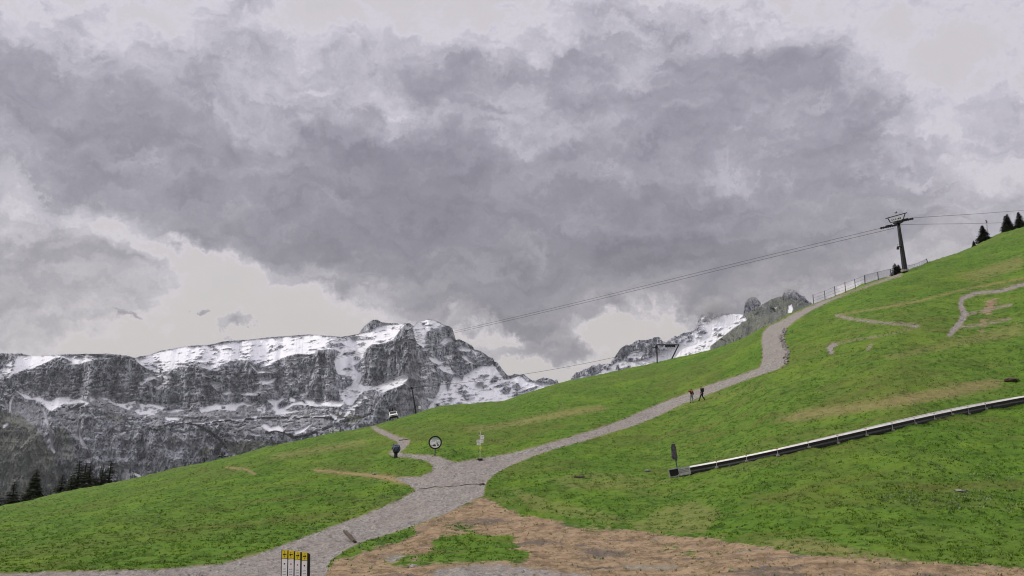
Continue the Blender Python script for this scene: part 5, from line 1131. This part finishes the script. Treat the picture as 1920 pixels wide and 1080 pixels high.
# ---- fences on the right skyline
posts = [(1525.5, 567.5, 1524.2, 552.5), (1547, 560, 1545.8, 545), (1566, 554, 1564.6, 537), (1585.5, 546.5, 1584, 529.5), (1604, 539.5, 1602.3, 523.5)]
fe = empty('wire_fence', on_ground(posts[0][0], posts[0][1] + 1)); tag(fe, 'post and wire fence along the skyline left of the netting, above the path', 'fence')
pp = []
for bx, by, tx, ty in posts:
    g = on_ground(bx, by + 1.5); tpt = at(tx, ty, g.y); pp.append((g, tpt)); m_ = MB(); m_.tube([g - Vector((0, 0, .2)) - fe.location, tpt - fe.location], .075, 8); m_.build('post', M['postwood'], fe)
ge = on_ground(1622, 534); tpe = at(1620.8, 516, ge.y); pp.append((ge, tpe)); g0 = on_ground(1500, 581); pp.insert(0, (g0, at(1499, 566, g0.y)))
for f_ in (.95, .6, .3):
    m_ = MB(); m_.tube([g.lerp(t__, f_) - fe.location + Vector((0, -.08, 0)) for g, t__ in pp[1:]], .014, 4); m_.build('wire', M['rope'], fe)
def netm():
    m = bpy.data.materials.new('safety_net'); m.use_nodes = True; t = NT(m.node_tree); b = t.n['Principled BSDF']; b.inputs['Base Color'].default_value = (.16, .17, .21, 1); b.inputs['Roughness'].default_value = .8
    c = t.new('ShaderNodeTexCoord').outputs['Object']; sp_ = t.new('ShaderNodeSeparateXYZ'); t.l.new(c, sp_.inputs[0])
    a1 = t.m('FRACT', t.m('MULTIPLY', sp_.outputs[0], 7.)); a2 = t.m('FRACT', t.m('MULTIPLY', t.m('SUBTRACT', sp_.outputs[2], t.m('MULTIPLY', sp_.outputs[0], .26)), 7.))
    h = t.m('MAXIMUM', t.m('LESS_THAN', a1, .17), t.m('LESS_THAN', a2, .19)); t.l.new(h, b.inputs['Alpha']); return m
NM = netm()
def net_fence(name, label, posts_, sagk=0.0):
    root = empty(name, on_ground(posts_[0][0], posts_[0][1] + 1)); tag(root, label, 'netting fence'); GT = []
    for bx, by, tx, ty, ispost in posts_:
        g = on_ground(bx, by + 1.2); tp_ = at(tx, ty, g.y); GT.append((g, tp_))
        if ispost: m_ = MB(); m_.tube([g - Vector((0, 0, .2)) - root.location, tp_ - root.location], .085 if ispost == 1 else .1, 8); m_.build('post', M['steelgrey'], root)
    m_ = MB(); edge = MB(); top_ = []
    for (g, t_), (g2, t2) in zip(GT[:-1], GT[1:]):
        n = 6
        for i in range(n):
            for q in (i / n, (i + 1) / n): pass
            P1, P2 = g.lerp(g2, i / n) - root.location, g.lerp(g2, (i + 1) / n) - root.location
            s1 = sagk * 4 * (i / n) * (1 - i / n); s2 = sagk * 4 * ((i + 1) / n) * (1 - (i + 1) / n)
            T1_, T2_ = t_.lerp(t2, i / n) - root.location - Vector((0, 0, s1)), t_.lerp(t2, (i + 1) / n) - root.location - Vector((0, 0, s2))
            m_.add([P1 + Vector((0, 0, .02)), P2 + Vector((0, 0, .02)), T2_, T1_], [(0, 1, 2, 3)]); top_ += [T1_] if i or not top_ else []
        top_.append(t2 - root.location)
    m_.build('netting', NM, root); edge.tube(top_, .03, 5); edge.build('top_cord', M['net'], root); return root
net_fence('net_fence', 'pale safety netting on dark posts between the wire fence and the pylon', [(1622, 531.5, 1620.8, 516, 2), (1647, 523.5, 1645.5, 510, 1), (1671, 516, 1669, 504.5, 1), (1676, 514, 1675, 504.5, 0)])
net_fence('net_fence', 'pale sagging safety netting rising right of the pylon foot', [(1702, 507, 1701.5, 497, 0), (1715, 502.5, 1714, 495, 0), (1727, 497, 1726, 490.5, 0), (1740, 492, 1737, 485, 1)], 0.1)
# ---- small things lying about
def lying_log(p, q, r_, lab, cat='log', name='wooden_water_bar'):
    a_, b_ = on_ground(*p), on_ground(*q); o0 = a_.copy(); m_ = MB()
    pts_ = []
    for i in range(9):
        w_ = a_.lerp(b_, i / 8); w_.z = max(w_.z, float(ground_z(w_.x, w_.y))) + .02; pts_.append(w_ - o0)
    m_.tube(pts_, r_, 8); o = m_.build(name, M['wood']); o.location = o0; return tag(o, lab, cat)
lying_log((645, 996), (663, 1016), .07, 'left one of two thin logs set across the lower gravel path'); lying_log((649, 996), (667, 1017), .07, 'right one of two thin logs set across the lower gravel path')
lying_log((785, 917), (904, 908), .03, 'long thin dark timber drain laid across the path below the junction', 'timber drain', 'timber_drain'); lying_log((748, 826), (766, 824), .06, 'thin dark bar across the upper bend of the zigzag path', 'timber drain', 'timber_drain')
lying_log((1076, 897), (1097, 897), .10, 'pale plank lying alone in the grass right of the junction', 'plank', 'plank')
def rock(px, py, sz, lab, mat='stone', sq=.6, w=1.0):
    g = on_ground(px, py); bm = bmesh.new(); bmesh.ops.create_icosphere(bm, subdivisions=3, radius=1); sd_ = int(px)
    for v in bm.verts:
        p = v.co; n_ = float(fbm(np.array(p.x * 1.7 + p.z * .7), np.array(p.y * 1.7 + p.z), 4, sd_)) - .5; v.co = Vector((p.x * w, p.y, p.z * sq)) * sz * (1 + .9 * n_)
    me = bpy.data.meshes.new('rock'); bm.to_mesh(me); bm.free(); me.materials.append(M[mat]); o = bpy.data.objects.new('rock', me); COL.objects.link(o); o.location = g + Vector((0, 0, sz * sq * .3)); tag(o, lab, 'rock')
rock(1896, 714, .55, 'low brown rock in the upper right meadow near the view edge', 'brownstone', .45, 1.3); rock(1052, 759, .35, 'single pale stone in the middle meadow above the brown grass streak', 'stone', .3, 1.2); rock(702, 889, .22, 'small pale stone beside the faint track left of the junction', 'stone', .6)
rock(904, 907, .22, 'dark grey stone at the right end of the timber drain', 'brownstone', .6); rock(1214, 884, .22, 'small tan stone left of the conveyor end box', 'stone', .5); rock(776, 1057, .22, 'pale stone at the lower edge of the grassy island', 'stone', .5); rock(1430, 612, .35, 'pale stone post-like rock on the crest left of the steep path', 'stone', .9, .6)
rock(1800, 921, .25, 'pale stone among weeds on the lower right slope', 'stone', .35, 1.6)
# pitched stones lining the outer bend of the steep path
r_ = random.Random(4); proto_s = []
for i in range(46):
    t_ = i / 45; px_ = np.interp(t_, [0, .25, .6, 1], [1473, 1466, 1476, 1474]) + r_.uniform(-4, 3); py2 = 618 + t_ * 66 + r_.uniform(-1, 1); g = on_ground(px_, py2)
    if len(proto_s) < 4:
        bm = bmesh.new(); bmesh.ops.create_icosphere(bm, subdivisions=2, radius=1)
        for v in bm.verts: n_ = float(fbm(np.array(v.co.x * 2 + v.co.z), np.array(v.co.y * 2.), 3, i + 50)) - .5; v.co *= .26 * (1 + 1.0 * n_)
        me = bpy.data.meshes.new('edge_stone'); bm.to_mesh(me); bm.free(); me.materials.append(M['stone']); proto_s.append(me)
    o = bpy.data.objects.new('edge_stone', proto_s[i % 4]); COL.objects.link(o); o.location = g + Vector((0, 0, .05)); o.rotation_euler = (r_.uniform(0, 3), r_.uniform(0, 3), r_.uniform(0, 3)); s_ = r_.uniform(.6, 1.2); o.scale = (s_, s_, s_ * .7)
    tag(o, 'grey boulder in the row lining the outer bend of the steep path', 'boulder', 'boulders lining the bend of the steep path')

# ================================================================== the two walkers
def skin_obj(name, joints, edges, radii, mat, parent, sub=2, root=0):
    me = bpy.data.meshes.new(name); me.from_pydata([tuple(j) for j in joints], edges, []); me.materials.append(mat)
    o = bpy.data.objects.new(name, me); COL.objects.link(o); o.parent = parent
    o.modifiers.new('skin', 'SKIN').use_smooth_shade = True
    for i, r__ in enumerate(radii): me.skin_vertices[0].data[i].radius = r__ if isinstance(r__, tuple) else (r__, r__)
    me.skin_vertices[0].data[root].use_root = True
    s_ = o.modifiers.new('sub', 'SUBSURF'); s_.levels = sub; s_.render_levels = sub
    return o
def person(px, py, h, rz, pose, label):
    g = on_ground(px, py); root = empty('person', g + Vector((0, 0, .02)), rz); root.scale = (h / 1.75,) * 3; tag(root, label, 'person')
    J = dict(pose['J']); names = list(J); E_ = [(names.index(a), names.index(b)) for a, b in pose['E']]
    skin_obj('body', [J[n] for n in names], E_, [pose['R'][n] for n in names], M['skin'], root)
    def part(nm, chain, rad, mat, sub=2):
        pts = []; ed = []; rr = []
        idx_ = {}
        for ch in chain:
            prev = None
            for n in ch:
                if n not in idx_: idx_[n] = len(pts); pts.append(J[n]); rr.append(rad[n])
                if prev is not None: ed.append((idx_[prev], idx_[n]))
                prev = n
        return skin_obj(nm, pts, ed, rr, mat, root, sub)
    return root, J, part
def walker(px, py, h, rz, stride, armsL, armsR, label, top, legs, shoes, lean=.04, pack=False):
    """faces +Y in its own frame; stride = forward reach of the left foot"""
    s = stride
    J = {'pelvis': (0, 0, .95), 'waist': (0, lean * .4, 1.10), 'chest': (0, lean, 1.32), 'neck': (0, lean * 1.2, 1.50), 'head': (0, lean * 1.2 + .02, 1.60), 'crown': (0, lean * 1.2 + .02, 1.70),
         'hipL': (-.10, 0, .90), 'kneeL': (-.11, s * .45 + .05, .50), 'ankL': (-.11, s * .95, .09), 'toeL': (-.12, s * .95 + .15, .04),
         'hipR': (.10, 0, .90), 'kneeR': (.11, -s * .30 + .05, .50), 'ankR': (.11, -s * .95, .11), 'toeR': (.12, -s * .95 + .14, .04),
         'shL': (-.18, lean, 1.43), 'elL': armsL[0], 'wrL': armsL[1], 'haL': armsL[2], 'shR': (.18, lean, 1.43), 'elR': armsR[0], 'wrR': armsR[1], 'haR': armsR[2]}
    def fing(hk, wk, tagk):
        hd = Vector(J[hk]); w0 = Vector(J[wk]); d_ = (hd - w0).normalized(); sd_ = d_.cross(Vector((0, 1, 0))).normalized() if abs(d_.y) < .9 else Vector((1, 0, 0)); out = []
        for i in range(5):
            o_ = (i - 2) * .018; n1 = f'{tagk}f{i}a'; n2 = f'{tagk}f{i}b'; L = (.05, .075, .085, .078, .06)[i]
            if i == 0: J[n1] = tuple(hd + sd_ * -.04 - d_ * .02); J[n2] = tuple(hd + sd_ * -.06 + d_ * .03)
            else: J[n1] = tuple(hd + sd_ * o_ + d_ * L * .6); J[n2] = tuple(hd + sd_ * o_ + d_ * L + Vector((0, .012, 0)))
            out += [(hk, n1), (n1, n2)]
        return out
    fe_ = fing('haL', 'wrL', 'L') + fing('haR', 'wrR', 'R')
    E_ = [('pelvis', 'waist'), ('waist', 'chest'), ('chest', 'neck'), ('neck', 'head'), ('head', 'crown'), ('pelvis', 'hipL'), ('hipL', 'kneeL'), ('kneeL', 'ankL'), ('ankL', 'toeL'), ('pelvis', 'hipR'), ('hipR', 'kneeR'), ('kneeR', 'ankR'), ('ankR', 'toeR'),
          ('chest', 'shL'), ('shL', 'elL'), ('elL', 'wrL'), ('wrL', 'haL'), ('chest', 'shR'), ('shR', 'elR'), ('elR', 'wrR'), ('wrR', 'haR')] + fe_
    Rr = {n: .012 for n in J}
    Rr.update({'pelvis': (.14, .11), 'waist': (.13, .10), 'chest': (.15, .11), 'neck': .055, 'head': (.078, .095), 'crown': (.065, .08), 'hipL': .085, 'hipR': .085, 'kneeL': .058, 'kneeR': .058, 'ankL': .04, 'ankR': .04, 'toeL': .035, 'toeR': .035,
               'shL': .06, 'shR': .06, 'elL': .042, 'elR': .042, 'wrL': .03, 'wrR': .03, 'haL': (.035, .02), 'haR': (.035, .02)})
    root, J, part = person(px, py, h, rz, {'J': J, 'E': E_, 'R': Rr}, label)
    J['neck'] = (0, lean * 1.2, 1.49)
    part('jacket', [['pelvis', 'waist', 'chest', 'neck'], ['chest', 'shL', 'elL', 'wrL'], ['chest', 'shR', 'elR', 'wrR']], {'pelvis': (.175, .145), 'waist': (.165, .135), 'chest': (.185, .145), 'neck': (.075, .075), 'shL': .085, 'elL': .062, 'wrL': .048, 'shR': .085, 'elR': .062, 'wrR': .048}, top)
    part('trousers', [['pelvis', 'hipL', 'kneeL', 'ankL'], ['pelvis', 'hipR', 'kneeR', 'ankR']], {'pelvis': (.155, .125), 'hipL': .108, 'kneeL': .082, 'ankL': .066, 'hipR': .108, 'kneeR': .082, 'ankR': .066}, legs)
    for sd_ in 'LR':
        a_, t_ = Vector(J['ank' + sd_]), Vector(J['toe' + sd_]); back_ = a_ - Vector((0, .07, .03)); skin_obj('shoe', [back_, a_ + Vector((0, .02, -.02)), t_], [(0, 1), (1, 2)], [.05, .06, .048], shoes, root, 1)
    hd = Vector(J['head']); f_ = MB()
    skin_obj('hair', [hd + Vector((0, -.035, -.02)), hd + Vector((0, -.03, .07)), hd + Vector((0, .0, .125))], [(0, 1), (1, 2)], [(.075, .075), (.088, .09), (.07, .08)], M['hair'], root)
    f_.box(hd + Vector((0, .105, .0)), (.028, .035, .04), bev=.01); f_.build('nose', M['skin'], root)
    for sx_ in (-1, 1):
        m_ = MB(); m_.disc(hd + Vector((sx_ * .032, .092, .03)), (0, 1, 0), .012, .012, 10); m_.build('eye', M['ink'], root)
        m_ = MB(); m_.disc(hd + Vector((sx_ * .088, 0, .01)), (1, 0, 0), .028, .018, 12); m_.build('ear', M['skin'], root)
    m_ = MB(); m_.box(hd + Vector((0, .094, -.045)), (.045, .01, .010)); m_.build('mouth', M['redcloth'], root)
    if pack:
        m_ = MB(); m_.box(Vector(J['chest']) + Vector((0, -.22, -.03)), (.32, .20, .48), bev=.07); m_.build('rucksack', M['darkcloth'], root)
    return root, J
k = on_ground(1298, 755).y / F_PX
wa, J = walker(1297.5, 755.5, 26.8 * k, R(20), .10, ((-.38, .0, 1.36), (-.33, .14, 1.50), (-.28, .2, 1.54)), ((.27, -.02, 1.15), (.27, .12, .93), (.27, .15, .87)), 'walker in a dark red and black jacket and pale grey trousers, left of the pair', M['redcloth'], M['jeans'], M['darkcloth'])
m_ = MB(); m_.box(Vector(J['chest']) + Vector((-.05, -.165, .03)), (.17, .04, .15), bev=.015); m_.build('back_panel', M['pinkcloth'], wa)
m_ = MB(); m_.box(Vector(J['shL']) + Vector((-.03, -.02, .05)), (.15, .14, .08), bev=.03); m_.build('shoulder_panel', M['pinkcloth'], wa)
k = on_ground(1317, 752).y / F_PX
walker(1317, 752, 27.5 * k, R(70), .34, ((-.24, -.12, 1.16), (-.24, .02, .93), (-.24, .06, .86)), ((.24, .05, 1.15), (.23, .22, .98), (.23, .27, .93)), 'walker all in black with a rucksack, right of the pair, in mid stride', M['darkcloth'], M['darkcloth'], M['darkcloth'], lean=.07, pack=True)

# ================================================================== cloud caught on the far peaks
def cloud(px, py, Y, rx, ry, dens, label, seed):
    c = at(px, py, Y); k = Y / F_PX; bm = bmesh.new(); bmesh.ops.create_icosphere(bm, subdivisions=4, radius=1)
    for v in bm.verts:
        p = v.co; n_ = float(fbm(np.array(p.x * 1.5 + p.z), np.array(p.y * 1.5 + p.z * 1.5), 4, seed)) - .5; v.co = Vector((p.x * rx * k, p.y * max(rx, ry) * k * .8, p.z * ry * k)) * (1 + .5 * n_)
    me = bpy.data.meshes.new('cloud_puff'); bm.to_mesh(me); bm.free(); o = bpy.data.objects.new('cloud_puff', me); COL.objects.link(o); o.location = c
    m = bpy.data.materials.new('cloud_vapour'); m.use_nodes = True; t = NT(m.node_tree); t.n.remove(t.n['Principled BSDF'])
    co = t.new('ShaderNodeTexCoord').outputs['Object']; nv = t.scale(co, (1 / (rx * k), 1 / (max(rx, ry) * k * .8), 1 / (ry * k)))
    ln = t.new('ShaderNodeVectorMath', operation='LENGTH'); t.l.new(nv, ln.inputs[0])
    nz = t.noise(nv, 1.6, 5, .62)
    d_ = t.m('MULTIPLY', t.ss(t.m('ADD', ln.outputs['Value'], t.m('MULTIPLY_ADD', nz, -1.6, .8)), 1.0, .25), dens)
    pv = t.new('ShaderNodeVolumePrincipled'); pv.inputs['Color'].default_value = (.995, .995, 1.0, 1); pv.inputs['Anisotropy'].default_value = .2; t.l.new(d_, pv.inputs['Density'])
    t.l.new(pv.outputs[0], t.n['Material Output'].inputs['Volume']); me.materials.append(m)
    return tag(o, label, 'cloud')
cloud(1338, 578, 3000, 46, 34, .015, 'grey cloud bank resting on the snowy range between the peaks', 5)
cloud(1404, 552, 2750, 34, 20, .015, 'thin cloud veiling the top of the round rock tower', 8)
cloud(1478, 540, 2300, 42, 18, .015, 'wisp of cloud over the rightmost dark peak', 12)

# ================================================================== air
hz = MB(); hz.box((0, 5000, 339.5), (61000, 51000, 1921)); hz_o = hz.build('haze', M['white']); hz_o.data.materials.clear()
m = bpy.data.materials.new('haze_air'); m.use_nodes = True; t = NT(m.node_tree); t.n.remove(t.n['Principled BSDF'])
pv = t.new('ShaderNodeVolumePrincipled'); pv.inputs['Color'].default_value = (.88, .93, 1.0, 1); pv.inputs['Density'].default_value = 3.6e-5; pv.inputs['Anisotropy'].default_value = .3
t.l.new(pv.outputs[0], t.n['Material Output'].inputs['Volume']); hz_o.data.materials.append(m); tag(hz_o, 'thin pale air between the meadow and the mountains', 'haze', kind='stuff')
